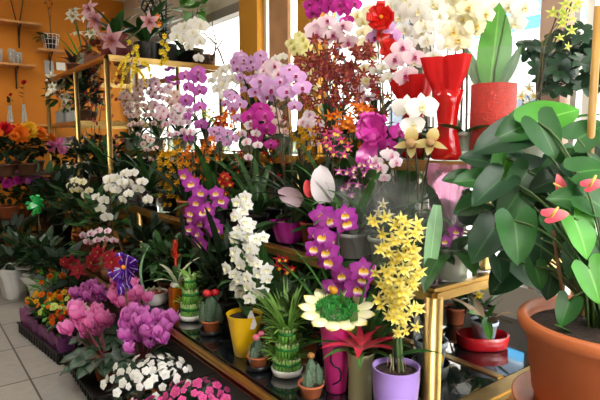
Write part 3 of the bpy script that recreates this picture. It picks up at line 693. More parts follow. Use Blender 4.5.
t, zt = dendrobium('potted_orchid', 'pure white dendrobium spray in a tall tapered yellow pot', p,
    [([at(247, 285, 1.06), at(243, 235, 1.05), at(246, 196, 1.05)], 24, .036, .45), ([at(258, 285, 1.05), at(259, 262, 1.04), at(255, 232, 1.04)], 17, .036, .35), ([at(236, 292, 1.05), at(236, 278, 1.03), at(231, 262, 1.02)], 10, .032, .4)],
    'dendro', 'nobilewhite', .056, YELLOWP, .073, .172, 'tall', 10, .15)
b = MB(); b.blade(aim((-.01, -.062, .2), (0, -.15, -1), OUT), .075, .042, s_tri, bend=.2, nu=2, nv=4); part('care_tag', (b, mat('tag_paper', 'd6d2de', rough=.6)), t)
# purple dendrobium behind the bamboo
p = row(333, 1.24, Z1)
dendrobium('potted_orchid', 'purple dendrobium with yellow throats before the white paper wrap', p,
    [([at(334, 300, 1.22), at(330, 250, 1.2), at(313, 208, 1.19)], 6, .05, .62), ([at(340, 300, 1.22), at(338, 240, 1.2), at(337, 205, 1.19)], 7, .055, .45), ([at(350, 320, 1.22), at(352, 290, 1.2), at(356, 268, 1.19)], 3, .03, .75)],
    'dendro', 'dendro', .09, BLACKP, .06, .1, 'taper', 20, .19, LEAF)
p = row(206, 1.22, Z1)
dendrobium('potted_orchid', 'dark purple dendrobium behind the short bamboo tower', p,
    [([at(200, 270, 1.2), at(198, 215, 1.2), at(188, 172, 1.19)], 6, .045, .55), ([at(207, 270, 1.2), at(210, 230, 1.2), at(213, 190, 1.19)], 8, .05, .5), ([at(200, 270, 1.2), at(197, 250, 1.2), at(195, 214, 1.18)], 5, .03, .6)],
    'dendro', 'dendro', .092, BLACKP, .06, .1, 'taper', 12, .2, LEAF)
# lavender pot with the yellow orchid
p = row(395, 1.17, Z1)
t, zt = dendrobium('potted_orchid', 'lemon yellow orchid cascade in the lavender glazed pot', p,
    [([at(396, 330, 1.17), at(399, 262, 1.16), at(386, 213, 1.14)], 42, .048, .42), ([at(400, 330, 1.17), at(408, 285, 1.16), at(405, 222, 1.14)], 40, .044, .36), ([at(397, 330, 1.16), at(388, 300, 1.15), at(381, 268, 1.14)], 18, .03, .4)],
    'star', 'softyellow', .047, LAVP, .072, .172, 'round', 4, .14, LEAF)
b = MB()
for i in range(9): b.tube([(.01 * math.cos(i * .7), .01 * math.sin(i * .7), zt - .03), (.02 * math.cos(i * 2.4), .02 * math.sin(i * 2.4), zt + .05), (.035 * math.cos(i * 2.4), .03 * math.sin(i * 2.4), zt + .0)], .0025, 4)
part('roots', (b, mat('dry_root', 'a89a78', rough=.8)), t)
# magenta pot with black swirl and the daisy planter standing on it
p = row(336, 1.15, Z1); t = thing('swirl_pot', 'magenta pot with a black painted swirl on its front', 'pot', p)
pot(t, .058, .246, PINKP, 'tall', SOIL)
b = MB(); cc = OUT.to_2d(); 
def onpot(u, z): rr = .058 * (.57 + .44 * z / .246) + .0015; a = math.atan2(-.75, -.66) + u; return (rr * math.cos(a), rr * math.sin(a), z)
pts = [(.5, .165), (.25, .175), (-.1, .17), (-.35, .15), (-.4, .12), (-.15, .105), (.2, .098), (.42, .08), (.38, .055), (.05, .044), (-.3, .036)]
b.tube([onpot(*q) for q in pts], .0032, 5); part('swirl', (b, mat('black_paint', '15101c', rough=.4)), t)
CERP = mat('daisy_petal', ramp=[(0, 'b8c870'), (.25, 'ece8a8'), (.75, 'f6f2d0'), (1, 'ecdc58')], rough=.25, spec=.5)
dp = V(p) + V((-.005, -.005, .256))
t = thing('daisy_planter', 'daisy shaped cream dish filled with green moss on the magenta pot', 'planter', dp)
b = MB(); b.lathe([(.035, 0), (.05, .006), (.064, .03), (.062, .034), (.045, .014), (.002, .014)], 28); part('dish', (b, mat('daisy_dish', 'c9d0b0', rough=.3)), t)
t.scale = (1.16, 1.16, 1.16); t.rotation_mode = 'QUATERNION'; t.rotation_quaternion = Matrix.Rotation(.3, 3, RT).to_quaternion()
for i in range(13):
    a = 2 * PI * i / 13; b = MB(); b.blade(aim((.045 * math.cos(a), .045 * math.sin(a), .03), (math.cos(a), math.sin(a), .42)), .07, .05, s_round, bend=.5, cup=-.2, nu=4, nv=6)
    o = part('petal', (b, CERP), t); md = o.modifiers.new('thick', 'SOLIDIFY'); md.thickness = .004
b = MB()
for i in range(760):
    a = U(0, 6.28); rr = .06 * math.sqrt(U(0, 1)); c = V((rr * math.cos(a), rr * math.sin(a), .032 + .022 * (1 - (rr / .06) ** 2))); b.blade(aim(c, rv(1) + V((0, 0, 1.2))), .013, .007, s_oval, bend=.4, nu=2, nv=2)
part('moss', (b, mat('moss', '38943c', rough=.7, var=.4, vscale=60, trans=.15), True), t, None, None, 'stuff')
b = MB(); b.ball((.028, .048, .062), .013, 10); part('knob', (b, mat('amber_knob', 'e0a020', rough=.3)), t)
# red bromeliad in a glass pot
p = row(360, 1.165, Z1); t = thing('potted_bromeliad', 'red star bromeliad in a ribbed glass pot with red base', 'bromeliad', p)
GP = film('frosted_glass', 'b9b48c', .5, 'd8d8b8', .2)
b = MB(); b.lathe([(.036, 0), (.04, .01), (.038, .08), (.042, .165), (.046, .17), (.042, .17), (.034, .08), (.002, .02)], 24, wob=lambda a, q: 1 + .03 * math.cos(12 * a)); part('pot', (b, GP), t)
b = MB(); b.lathe([(.03, .012), (.033, .04), (.002, .045)], 20); part('red_gravel', (b, mat('red_gravel')), t)
b = MB()
for i in range(12): b.tube([(.02 * math.cos(i), .02 * math.sin(i), .04), (.024 * math.cos(i * 1.4), .024 * math.sin(i * 1.4), .09), (.01 * math.cos(i * 2), .01 * math.sin(i * 2), .13)], .003, 4)
part('roots', (b, mat('dry_root')), t)
BRM = mat('bromeliad_red', ramp=[(0, 'f08a94'), (.4, 'e23c5a'), (1, 'c82840')], rough=.4, trans=.2)
for i in range(7):
    a = i * 2 * PI / 7 + .3; b = MB(); b.blade(aim((.008 * math.cos(a), .008 * math.sin(a), .175), (math.cos(a), math.sin(a), .62)), U(.15, .18), .036, s_lance, bend=.75, fold=.3, nu=4, nv=8); part('bract', (b, BRM), t)
for i in range(5):
    a = i * 2 * PI / 5 + .9; b = MB(); b.blade(aim((.005 * math.cos(a), .005 * math.sin(a), .19), (math.cos(a), math.sin(a), 1.3)), .08, .024, s_lance, bend=.5, fold=.3, nu=2, nv=6); part('bract', (b, BRM), t)
for i in range(8):
    a = i * 2 * PI / 8; b = MB(); b.blade(aim((.01 * math.cos(a), .01 * math.sin(a), .158), (math.cos(a), math.sin(a), .75)), U(.16, .22), .028, s_lance, bend=1.1, fold=.3, nu=2, nv=8); part('leaf', (b, LEAFS), t)
# pots under the second shelf
p = row(430, 1.5, Z1); t = thing('potted_cactus', 'pale blue pot with a yellow label in a black cache pot behind the brass leg', 'plant pot', p)
b = MB(); b.lathe([(.05, 0), (.06, .005), (.07, .055), (.066, .055), (.058, .008), (.002, .008)], 24); part('cache_pot', (b, BLACKP), t)
pot(t, .058, .13, mat('pale_blue_pot', 'b9c4d6', rough=.5), 'taper', z=.01)
b = MB(); b.box((0, -.0, 0), (.024, .003, .03), 0, Matrix.Translation((-.012, -.0545, .085)) @ rot('Z', -.2)); part('care_label', (b, mat('yellow_label', 'e8c430', rough=.6), False), t)
rosette(t, .11, 7, .14, .022, LEAFD, s_lance, (.5, 1.3), (.3, 1.0))
p = row(482, 1.9, Z1); t = thing('bulb_bowl', 'shallow red glazed double bowl under the brass shelf', 'bowl', p)
b = MB(); b.lathe([(.08, 0), (.086, .006), (.09, .055), (.087, .057), (.08, .012), (.002, .012)], 40, wob=lambda a, q: 1 + .22 * math.cos(2 * (a + .65)) ); part('bowl', (b, REDP), t)
t = thing('potted_orchid', 'withered orchid in a pale blue pot standing in the red bowl', 'orchid', p + V((.01, 0, .013)))
pot(t, .055, .1, mat('pale_blue_pot', 'b9c4d6', rough=.5), 'taper', BARK)
for i in range(6):
    a = i * 1.1; b = MB(); b.blade(aim((.01 * math.cos(a), .01 * math.sin(a), .09), (math.cos(a), math.sin(a), U(.5, 1.5))), U(.12, .2), .03, s_lance, bend=.6, fold=.5, twist=1, nu=2, nv=7, ruf=.1); part('leaf', (b, mat('withered_leaf', '9a8468', rough=.8, var=.3) if i % 3 else LEAFB), t)
b = MB(); b.blade(aim((0, .0, .11), (-.6, -.5, .06)), .2, .04, s_strap, bend=.5, fold=.2, nu=4, nv=8); part('leaf', (b, LEAFB), t)
for i in range(2): part('flower', joined_bloom('star', 'yellow'), t, face((-.0 + .03 * i, .03, .2 + .03 * i), OUT, s=.05))
p = row(505, 1.86, Z1); t = thing('potted_orchid', 'yellow-tinged orchid in a dark pot behind the red bowl', 'orchid', V((2.1, 1.38, Z1)))
pot(t, .05, .1, BLACKP, 'taper', BARK); rosette(t, .09, 6, .2, .035, LEAF, s_strap, (.5, 1.3), (.4, 1.0))
# ================================================================ T2 and T3: the orchids on the brass shelves
FOILM = mat('magenta_foil', 'c42aa0', rough=.25, spec=.7, var=.2, vscale=20)
def orow(label, px, X, z, sp, pal, size, kind='phal', **k):
    near = k.pop('near', False); dx = k.pop('dx', -.03)
    return orchid(k.pop('name', 'potted_orchid'), label, row(px, X, z), [P2(0, X, a, bb, n, dx) for a, bb, n in sp], kind, pal, size, near=near, **k)
# second shelf, from the back to the front
orow('golden yellow orchid column hanging over the front rail of the second shelf', 170, 1.42, Z2, [((168, 145), (171, 212), 34), ((176, 155), (178, 205), 22)], 'gold', .06, 'star', potk='black', stake=False, wide=.5, jit=.035)
orow('bright orange star orchid beside the golden one on the second shelf', 198, 1.50, Z2, [((190, 148), (186, 180), 14), ((203, 150), (202, 188), 16), ((196, 146), (195, 170), 8)], 'orange', .05, 'star', potk='black', wide=.5, jit=.03)
orow('dark red orchid low among leaves behind the white dendrobium', 226, 1.44, Z2, [((222, 178), (230, 192), 6)], 'red', .06, 'dendro', potk='black', leaves=6)
orow('crimson orchid with pink tips left of the bare bamboo stakes', 272, 1.60, Z2, [((268, 140), (274, 176), 9)], 'red', .055, 'star', potk='black', leaves=5, wide=.5, jit=.03)
orow('golden orchid spray seen behind the dark stakes of the foil-wrapped orchid', 303, 1.58, Z2, [((296, 132), (300, 168), 14), ((308, 130), (312, 160), 10)], 'gold', .05, 'star', potk='terra', wide=.5, jit=.03)
orow('lavender moth orchid with three stakes in a pot wrapped in magenta foil', 289, 1.41, Z2, [((283, 76), (304, 108), 6), ((270, 84), (259, 100), 4)], 'lavender', .095, near=True, wrap=FOILM, pr=.055, ph=.09, leaves=5)
orow('reddish star orchid tucked behind the purple dendrobium', 246, 1.52, Z2, [((241, 150), (236, 180), 8)], 'red', .035, 'star', potk='terra', leaves=5)
for i, (px, X, lb) in enumerate(((150, 1.46, 'broad green orchid leaves under the pale orchids, without flowers'), (186, 1.40, 'strap-leaved plant behind the dark purple dendrobium, without flowers'), (216, 1.55, 'clump of green straps left of the red orchid on the second shelf'), (258, 1.42, 'dark strap leaves right above the white dendrobium'), (312, 1.47, 'green straps rising behind the purple dendrobium with yellow throats'), (352, 1.42, 'arching green straps left of the cellophane wraps'), (238, 1.38, 'low green rosette on the second shelf above the yellow pot'))):
    t = thing('leafy_plant', lb, 'plant', row(px, X, Z2)); pot(t, .055, .1, (BLACKP, TERRA, GREYP)[i % 3], soil=BARK); rosette(t, .09, 10, .42 if i != 6 else .22, .034 if i % 2 else .05, (LEAF, LEAFD, LEAFS)[i % 3], s_strap, (.8, 1.5), (.5, 1.5))
# white paper wrap with a red heart
p = row(322, 1.40, Z2); t = thing('potted_anthurium', 'white waxy bracts with a red flower above the purple dendrobium', 'anthurium', p); b0 = V(p)
pot(t, .055, .1, BLACKP)
WB = mat('white_bract', 'ece4ea', rough=.35, trans=.25)
for (px, y, ang, L, W, m, nm, X) in ((325, 203, 97, .16, .1, WB, 'bract', 1.36), (302, 203, 150, .12, .08, mat('pink_bract', 'c0a2ae', rough=.35, trans=.25), 'bract', 1.37), (311, 197, 105, .075, .045, REDC, 'flower', 1.33)):
    q = at(px, y, X) - b0; b = MB(); b.blade(aim(q, imd(ang) + OUT * .1, OUT + V((0, 0, .3))), L, W, s_round, bend=.5, cup=.2, nu=6, nv=8, ruf=.03); part(nm, (b, m), t)
    b = MB(); b.tube(bez((0, 0, .08), (0, 0, q.z * .7), q), .004, 6); part('stem', (b, STEM), t)
for i in range(6):
    a = i * 1.1 + .3; b = MB(); b.blade(aim((0, 0, .09), (math.cos(a), math.sin(a), 1.1)), .3, .05, s_lance, bend=.8, fold=.2, nu=4, nv=8); part('leaf', (b, LEAF), t)
# bows and ribbons
def bow(label, p, size, m, loops=8, tails=((-.3, -1), (.2, -1.1)), tail_len=1.6, w=.3, n=None, cat='bow', centre=None, group=None, stick=None, M=None):
    t = thing('ribbon_bow', label, cat, p, group); n = n or OUT; Fm = face((0, 0, 0), n)
    for i in range(loops):
        a = 2 * PI * i / loops + U(-.1, .1); d = V((math.cos(a), math.sin(a), U(.1, .7))); e = V((math.cos(a + .25), math.sin(a + .25), .2))
        L = size * U(.85, 1.1); pts = [V((0, 0, 0)), d * L * .5 + V((0, 0, .15 * L)), d * L + V((0, 0, .1 * L)), d * L * 1.02 - V((0, 0, .05 * L)), e * L * .55 - V((0, 0, .12 * L)), V((0, 0, -.02))]
        q = []
        for j in range(len(pts) - 2):
            m0 = (pts[j] + pts[j + 1]) / 2 if j else pts[0]; m1 = (pts[j + 1] + pts[j + 2]) / 2 if j < len(pts) - 3 else pts[-1]; q += bez(m0, pts[j + 1], m1, 4)
        b = MB(); b.ribbon([Fm @ x for x in q], Fm.to_3x3() @ V((-math.sin(a), math.cos(a), .5)), size * w); part('loop', (b, m), t)
    for tx, tz in tails:
        b = MB(); pts = [V((0, 0, 0))]; 
        for j in range(1, 13): f = j / 12; pts.append(RT * (tx * f * size * tail_len + .1 * size * math.sin(f * 9)) + V((0, 0, tz * f * size * tail_len)) + OUT * (.12 * size * math.sin(f * 11)))
        b.ribbon(pts, RT + V((0, 0, .2)), size * w); part('tail', (b, m), t)
    if centre: b = MB(); b.ball(Fm @ V((0, 0, size * .35)), size * .16, 10, 0); part('knot', (b, centre), t)
    if stick: b = MB(); b.tube([(0, 0, 0), stick], .0035, 6); part('stick', (b, STAKE), t)
    return t
FUX = mat('fuchsia_ribbon', 'e040b4', rough=.25, spec=.7, trans=.25); RRB = mat('red_ribbon', 'd81e18', rough=.3, spec=.5, trans=.25)
PURP = mat('purple_ribbon', ramp=[(0, '4a1288'), (.42, '5a1a98'), (.46, 'd8c8ee'), (.54, 'd8c8ee'), (.58, '5a1a98'), (1, '4a1288')], axis='u', rough=.22, spec=.7)
ORK = mat('orange_knot', 'f09020', rough=.4)
bow('large fuchsia ribbon bow with long curled tails before the red cones', at(372, 128, 1.56), .07, FUX, 12, ((-.15, -1), (.15, -1.05), (-.35, -.9)), 3.0, .45)
bow('red ribbon bow with an orange knot on a stake, topmost of the bows', at(381, 18, 1.75), .062, RRB, 8, ((.1, -1), (.35, -.9)), 2.2, .65, centre=ORK, stick=tuple(row(383, 1.75, Z3) + V((0, 0, .1)) - at(381, 18, 1.75)))
bow('smaller red ribbon bow lower down beside the pink-lipped orchid', at(391, 52, 1.76), .05, RRB, 6, ((.1, -1),), 1.8, .65, stick=tuple(row(391, 1.76, Z3) + V((0, 0, .1)) - at(391, 52, 1.76)))
# cellophane-wrapped orchids at the near end of the second shelf
t = orow('brown-spotted slipper orchid with two blooms wrapped in clear cellophane', 416, 1.47, Z2, [((414, 146), (408, 139), 1), ((432, 148), (434, 142), 1)], 'paph', .115, 'paph', near=True, potk='clear', pr=.06, leaves=5, leafL=.26, wide=.02, stem=STEMD)
cello(t, .075, .17, .33)
b = MB(); b.blade(aim(at(437, 205, 1.36) - V(t.location), imd(-97) + OUT * .12, OUT), .26, .05, s_strap, bend=.25, fold=.15, nu=4, nv=10); part('leaf', (b, LEAFG), t, None, 'long pale grey-green leaf hanging outside the wrap')
orow('white moth orchid with three blooms just above the slipper orchid', 407, 1.56, Z2, [((402, 118), (424, 118), 3)], 'white', .11, near=True, leaves=4)
t = orow('leafy orchid in crumpled cellophane nearest the brass corner', 452, 1.46, Z2, [((448, 232), (452, 244), 2)], 'dendro', .05, 'dendro', near=True, leaves=6, leafL=.26, stake=False); cello(t, .07, .13, .25)
PKPAP = film('pink_film', 'e8a8c8', .3, 'f0c8dc', .2)
p = row(446, 1.6, Z2); t = thing('potted_orchid', 'budding orchid in a tall wrap of pink translucent paper behind the brass corner', 'orchid', p); pot(t, .055, .1, CLEARP, soil=BARK); foil(t, .06, .34, PKPAP, 'paper_wrap', flare=1.3); rosette(t, .09, 5, .3, .05, LEAF, s_strap, (.9, 1.4), (.3, .8))
t = orow('pink striped orchid with curly white and pink petals beside the cellophane', 362, 1.5, Z2, [((350, 168), (346, 196), 8), ((366, 160), (362, 190), 9)], 'dendropink', .05, 'star', potk='clear', leaves=4, wide=.5, jit=.03); cello(t, .065, .15, .3)
t = orow('cream bud orchid in cellophane behind the lemon yellow one', 384, 1.42, Z2, [((378, 205), (386, 220), 3)], 'cream', .045, 'star', potk='clear', leaves=7, leafL=.3, stake=False, straps=True); cello(t, .07, .17, .28)
orow('fuchsia orchid with an orange lip just right of the fuchsia bow', 397, 1.7, Z2, [((390, 134), (398, 146), 2)], 'magenta', .095, near=True, leaves=3)
# upper shelf
Lb = 'on the upper brass shelf'
orow('blush moth orchid furthest back in the pale row', 142, 1.80, Z3, [((136, 92), (146, 124), 10)], 'blush', .09)
orow('palest pink moth orchid with the tallest head in the pale row', 160, 1.84, Z3, [((152, 82), (162, 116), 10), ((166, 88), (170, 112), 6)], 'palepink', .09)
orow('peach blush moth orchid next to the tall purple-pink column', 180, 1.80, Z3, [((172, 96), (183, 124), 9)], 'blush', .09)
orow('small purple moth orchid seen above the pale row against the window', 174, 2.12, Z3, [((166, 82), (180, 88), 5)], 'orchid', .07)
orow('purple-pink moth orchid forming a tall column of blooms', 196, 1.66, Z2, [((193, 70), (197, 142), 10)], 'orchid', .125, sr=.004)
orow('orchid with lilac and white mottled blooms right of the purple-pink column', 190, 1.95, Z3, [((182, 104), (190, 120), 6)], 'lavender', .09)
orow('white moth orchid under the window between the two purple ones', 224, 1.98, Z3, [((242, 78), (212, 88), 10), ((232, 90), (218, 98), 4)], 'white', .105)
orow('orange star orchid left of the deep magenta moth orchid', 234, 1.62, Z2, [((229, 110), (237, 136), 12)], 'orange', .065, 'star', wide=.5, jit=.03)
orow('red orchid low between pink blooms and the orange orchid', 222, 1.64, Z2, [((217, 122), (226, 130), 5)], 'red', .06, 'dendro')
orow('lime green orchid beside the purple-pink column', 208, 1.7, Z2, [((204, 114), (216, 120), 6)], 'greenyellow', .055, 'star')
orow('dusky pink moth orchid below the orange and red blooms', 218, 1.52, Z2, [((213, 136), (234, 146), 7)], 'lavender', .08)
orow('deep magenta moth orchid with a short column of blooms', 259, 1.54, Z2, [((256, 110), (264, 150), 7)], 'magenta', .11, near=True)
orow('lavender pink moth orchid in front of the orange window pier', 248, 1.98, Z3, [((237, 58), (250, 92), 8), ((256, 58), (262, 78), 6)], 'lavender', .1)
orow('white and pink moth orchid right of the orange window pier', 276, 1.92, Z3, [((267, 66), (282, 102), 9)], 'palepink', .1)
orow('cream moth orchid half hidden behind lavender blooms', 296, 1.86, Z3, [((306, 78), (316, 118), 6)], 'cream', .08)
orow('pale yellow moth orchid before the second orange pier', 304, 2.06, Z3, [((294, 40), (310, 72), 9)], 'paleyellow', .1, leaves=5, leafL=.3)
orow('magenta moth orchid arching across the very top', 336, 2.1, Z3, [((308, 14), (352, 8), 11), ((330, -6), (356, 22), 6)], 'magenta', .105, sr=.003)
orow('large white-pink moth orchid with five broad blooms', 331, 1.88, Z3, [((310, 38), (354, 40), 6)], 'palepink', .135, near=True, wide=.22)
orow('red-brown dancing orchid, a dense cloud of tiny blooms', 328, 1.64, Z2, [((314, 50), (305, 112), 22), ((326, 52), (322, 104), 22), ((342, 50), (350, 108), 22), ((334, 56), (336, 124), 20), ((348, 48), (356, 84), 14)], 'redbrown', .066, 'star', wide=.9, stake=False, sr=.0018, jit=.06)
orow('vivid orange star orchid under the red-brown cloud', 350, 1.62, Z2, [((344, 112), (350, 146), 12), ((358, 116), (364, 140), 8)], 'orange', .07, 'star', wide=.5, jit=.035)
orow('red and white star orchid between the red-brown cloud and the bow', 344, 1.98, Z3, [((338, 92), (352, 118), 9)], 'red', .065, 'star', wide=.5)
orow('cream moth orchid beside the red bow', 366, 1.95, Z3, [((356, 36), (374, 84), 10)], 'cream', .09)
orow('pale moth orchid with faint green centres behind the red bows', 376, 2.14, Z3, [((362, 12), (376, 50), 9)], 'cream', .1)
orow('single-stemmed lavender moth orchid between the two red bows', 382, 1.82, Z3, [((376, 32), (388, 44), 3)], 'lavender', .1, near=True)
orow('white and pink moth orchid with a red lip below the red bow', 404, 1.78, Z3, [((394, 54), (414, 76), 4)], 'palepink', .095, near=True)
orow('white moth orchid with small blooms above the fuchsia bow', 386, 1.76, Z3, [((374, 76), (398, 70), 6)], 'white', .07)
orow('tall white moth orchid arching before the brown window post', 414, 2.02, Z3, [((394, 2), (424, 62), 12), ((408, -4), (432, 34), 8)], 'white', .115)
orow('white moth orchid left of the red paper cone with a long head', 434, 1.98, Z3, [((424, 6), (440, 60), 10)], 'white', .11)
orow('creamy white moth orchid above the red paper cone', 452, 2.1, Z3, [((436, 0), (470, 44), 12), ((456, -6), (486, 20), 7)], 'cream', .11)
orow('twisted grey-stemmed orchid between the two red vases', 463, 1.80, Z3, [((466, 40), (456, 24), 4), ((464, 30), (482, 8), 4)], 'cream', .09, stem=mat('grey_stem', '6a6458', rough=.6), sr=.0045, leaves=3)
orow('small yellow-green orchid on long thin stems before the beige pier', 534, 1.95, Z3, [((572, 2), (562, 50), 9), ((558, 12), (556, 20), 3)], 'greenyellow', .05, 'star', leaves=5, leafL=.28, lm=LEAFB, sr=.002)
orow('cream tipped orchid by the window right of the red bead vase', 521, 2.08, Z3, [((522, 90), (536, 118), 6)], 'cream', .06, 'star', leaves=4, leafL=.15)
# red paper cone and bead vase
RPAP = mat('red_paper', 'd81c20', rough=.5, trans=.35, spec=.4); RGLS = film('red_glass', 'd01414', .55, 'f06050', .06)
def conevase(label, px, X, pa, zt):
    p = row(px, X, Z3); t = thing('glass_vase', label, 'vase', p); b = MB(); h = zt
    b.lathe([(.05, 0), (.062, .01), (.05, h * .25), (.036, h * .5), (.046, h * .8), (.062, h), (.058, h), (.042, h * .8), (.032, h * .5), (.044, h * .25), (.002, .012)], 28); part('vase', (b, RGLS), t)
    b = MB(); ph = U(0, 6); w = lambda a, q: 1 + (.05 + .28 * q) * math.sin(3 * a + ph) + .08 * q * math.sin(11 * a + 5 * q)
    b.lathe([(.03, h * .2), (.028, h * .5), (.036, h * .8), (.05, h * 1.02), (.072, h * 1.22), (.085, h * 1.46)], 40, 0, None, w, cap=False); part('paper', (b, RPAP), t); return t
conevase('flared glass vase lined with a big cone of red paper', 446, 1.72, 0, .27)
conevase('red paper cone in a glass vase behind the fuchsia bow', 412, 1.8, 0, .24)
p = row(491, 1.84, Z3); t = thing('glass_vase', 'wide glass cylinder filled with red gel beads and a phalaenopsis leaf', 'vase', p); b0 = V(p)
b = MB(); b.lathe([(.088, 0), (.09, .005), (.09, .42), (.086, .42), (.086, .012), (.002, .012)], 32); part('cylinder', (b, film('vase_glass', 'f0f2f2', .012, 'f8fafa', .03)), t)
b = MB(); b.lathe([(.001, .014), (.084, .014), (.084, .29), (.001, .295)], 32, cap=False)
part('beads', (b, mat('red_gel_beads', 'ee3418', rough=.35, var=.25, vscale=110, bump=1.0, bscale=120, trans=.4), True), t, None, None, 'stuff')
for (px, y, an, L, W, m) in ((487, 88, 82, .36, .13, LEAFB), (476, 88, 110, .2, .05, LEAFG), (502, 88, 62, .2, .04, LEAFS)):
    b = MB(); q = at(px, y, 1.82) - b0; b.blade(aim((q.x * .7, q.y * .7, .27), imd(an), OUT), L, W, s_oval, bend=.25, fold=.15, nu=6, nv=10); part('leaf', (b, m), t)
b = MB(); b.tube([(0, 0, .18), (.0, .0, .34), (.03, -.02, .55)], .004, 5); part('flower_stem', (b, STEM), t)
for i in range(7): put_bloom(t, 'phal', 'white', face(at(480 + 7 * i + U(-3, 3), 8 + 16 * (i % 2), 2.02) - b0, OUT + rv(.3), s=.105))

# ================================================================ top of the tower
p = row(86, 1.7, Z4); t = thing('lily_vase', 'tall bunch of white lily buds in a clear vase on the tower top', 'flower vase', p)
b = MB(); b.lathe([(.06, 0), (.065, .01), (.065, .3), (.061, .3), (.061, .012), (.002, .012)], 20); part('vase', (b, GL), t)
for i in range(7):
    a = U(0, 6); q = V((.13 * math.cos(a), .13 * math.sin(a), U(.5, .85))); b = MB(); b.tube(bez((0, 0, .05), (q.x * .2, q.y * .2, .4), q), .006, 6); part('stem', (b, STEM), t)
    part('flower', joined_bloom('lily', 'lilywhite'), t, face(q, OUT + V((0, 0, .9)) + rv(.5), s=.17))
rosette(t, .1, 8, .5, .04, LEAFB, s_lance, (1.0, 1.45), (.2, .6))
def tpot(label, px, X, r, h, m, pk='taper', z=Z4, cat='plant', name='potted_plant', dy=0):
    t = thing(name, label, cat, row(px, X, z) + V((0, dy, 0))); pot(t, r, h, m, pk); return t
t = tpot('pink lily over a wide burgundy pot on the tower top', 117, 1.46, .12, .19, BURGP, 'cyl', name='potted_lily', cat='lily'); b0 = V(t.location)
for px, y, s in ((113, 40, .22), (96, 20, .2), (90, 10, .17), (150, 22, .13)):
    q = at(px, y, 1.36) - b0; b = MB(); b.tube(bez((0, 0, .15), (0, 0, q.z * .7), q), .005, 6); part('stem', (b, STEM), t); part('flower', joined_bloom('lily', 'lily'), t, face(q, OUT + rv(.3), s=s))
rosette(t, .18, 9, .32, .09, LEAF, s_oval, (.5, 1.2), (.5, 1.3))
t = tpot('tan pot with a rust foliage plant beside the burgundy pot', 95, 1.66, .1, .22, TANP, 'round'); bush(t, (0, 0, .28), .12, 40, .1, .06, leafm('rust_leaf', '7a3a24', rough=.5))
t = tpot('dark bronze bromeliad at the far end of the tower top', 74, 1.42, .07, .1, TANP); rosette(t, .09, 14, .18, .05, leafm('bronze_leaf', '4a3a34', rough=.35), s_lance, (.4, 1.3), (.4, 1.2))
t = tpot('black basket with broad glossy leaves and hanging yellow orchids', 146, 1.73, .1, .17, BLACKP, 'cyl'); b0 = V(t.location)
rosette(t, .16, 9, .42, .13, LEAF, s_oval, (.7, 1.3), (.4, 1.3))
for a, e, n in (((128, 40), (139, 62), 12), ((165, 40), (162, 66), 14), ((160, 20), (150, 30), 6)):
    A, B = at(*a, 1.5) - b0, at(*e, 1.47) - b0; pts = bez((0, 0, .16), A + V((0, 0, .12)), A, 6) + bez(A, (A + B) / 2 + OUT * .04, B, 6)[1:]
    b = MB(); b.tube(pts, .003, 5); part('flower_stem', (b, STEM), t)
    for i in range(n): part('flower', joined_bloom('dancer', 'yellow' if n > 6 else 'orange'), t, face(A.lerp(B, i / n) + rv(.035), OUT + rv(.5), s=.055))
t = tpot('black planter with upright feathery leaves, second black pot of the tower top', 166, 1.92, .1, .18, BLACKP, 'cyl'); b0 = V(t.location)
for i in range(7):
    a = U(0, 6.28); q = V((.2 * math.cos(a), .2 * math.sin(a), U(.45, .7))); pts = bez((0, 0, .15), (q.x * .2, q.y * .2, q.z * .6), q, 10); b = MB(); b.tube(pts, .007, 6)
    for j in range(2, 11):
        d = (pts[j] - pts[j - 1]).normalized(); s_ = d.cross(OUT).normalized()
        for sg in (-1, 1): b.blade(aim(pts[j], d * .6 + s_ * sg), .085, .032, s_oval, bend=.3, fold=.1, nu=2, nv=4)
    part('frond', (b, LEAFD), t)
t = orchid('potted_orchid', 'white moth orchid in a black pot arching along the tower top by the window', row(186, 2.1, Z4), [(at(176, 36, 1.8), at(204, 58, 1.8), 8), (at(192, 28, 1.85), at(202, 40, 1.85), 4)], 'phal', 'white', .125, 5, .24, potk='black', pr=.1, ph=.14, sr=.004)
t = tpot('trailing plant with bright round leaves high in front of the window', 194, 2.17, .09, .16, BROWNP); bush(t, V((0, 0, .5)), .15, 26, .1, .09, LEAFB, s_heart, inner=.5)
for i in range(6): q = rv(.1) + V((0, 0, .5)); b = MB(); b.tube(bez((0, 0, .14), (0, 0, .35), q), .003, 5); part('stem', (b, STEM), t)
t = tpot('brown trough with bare twisted twigs at the end of the tower top', 207, 2.24, .08, .1, BROWNP, 'bowl', name='twig_pot', cat='twig pot'); b0 = V(t.location)
TW = mat('twig', '5a4a38', rough=.8)
for pts in (((212, 60), (217, 44), (212, 25), (214, 8)), ((216, 44), (205, 34), (196, 30)), ((218, 48), (226, 70), (232, 86)), ((210, 62), (222, 40), (230, 36))):
    b = MB(); q = [V((0, 0, .08))] if pts[0][1] > 58 else []; q += [at(px, y, 2.1) - b0 for px, y in pts]; f = []
    for i in range(len(q) - 1):
        for j in range(4): f.append(q[i].lerp(q[i + 1], j / 4) + rv(.008))
    b.tube(f, [.008 * (1 - .6 * i / len(f)) for i in range(len(f))], 5); part('twig', (b, TW), t)
orchid('potted_orchid', 'yellow dancing orchid spilling over the front corner of the tower top', row(124, 1.53, Z4), [(at(134, 55, 1.36), at(126, 92, 1.3), 26), (at(140, 66, 1.36), at(150, 82, 1.34), 16), (at(130, 62, 1.36), at(118, 84, 1.32), 12)], 'dancer', 'yellow', .05, 4, .16, potk='black', pr=.06, ph=.08, stake=False, wide=.7)
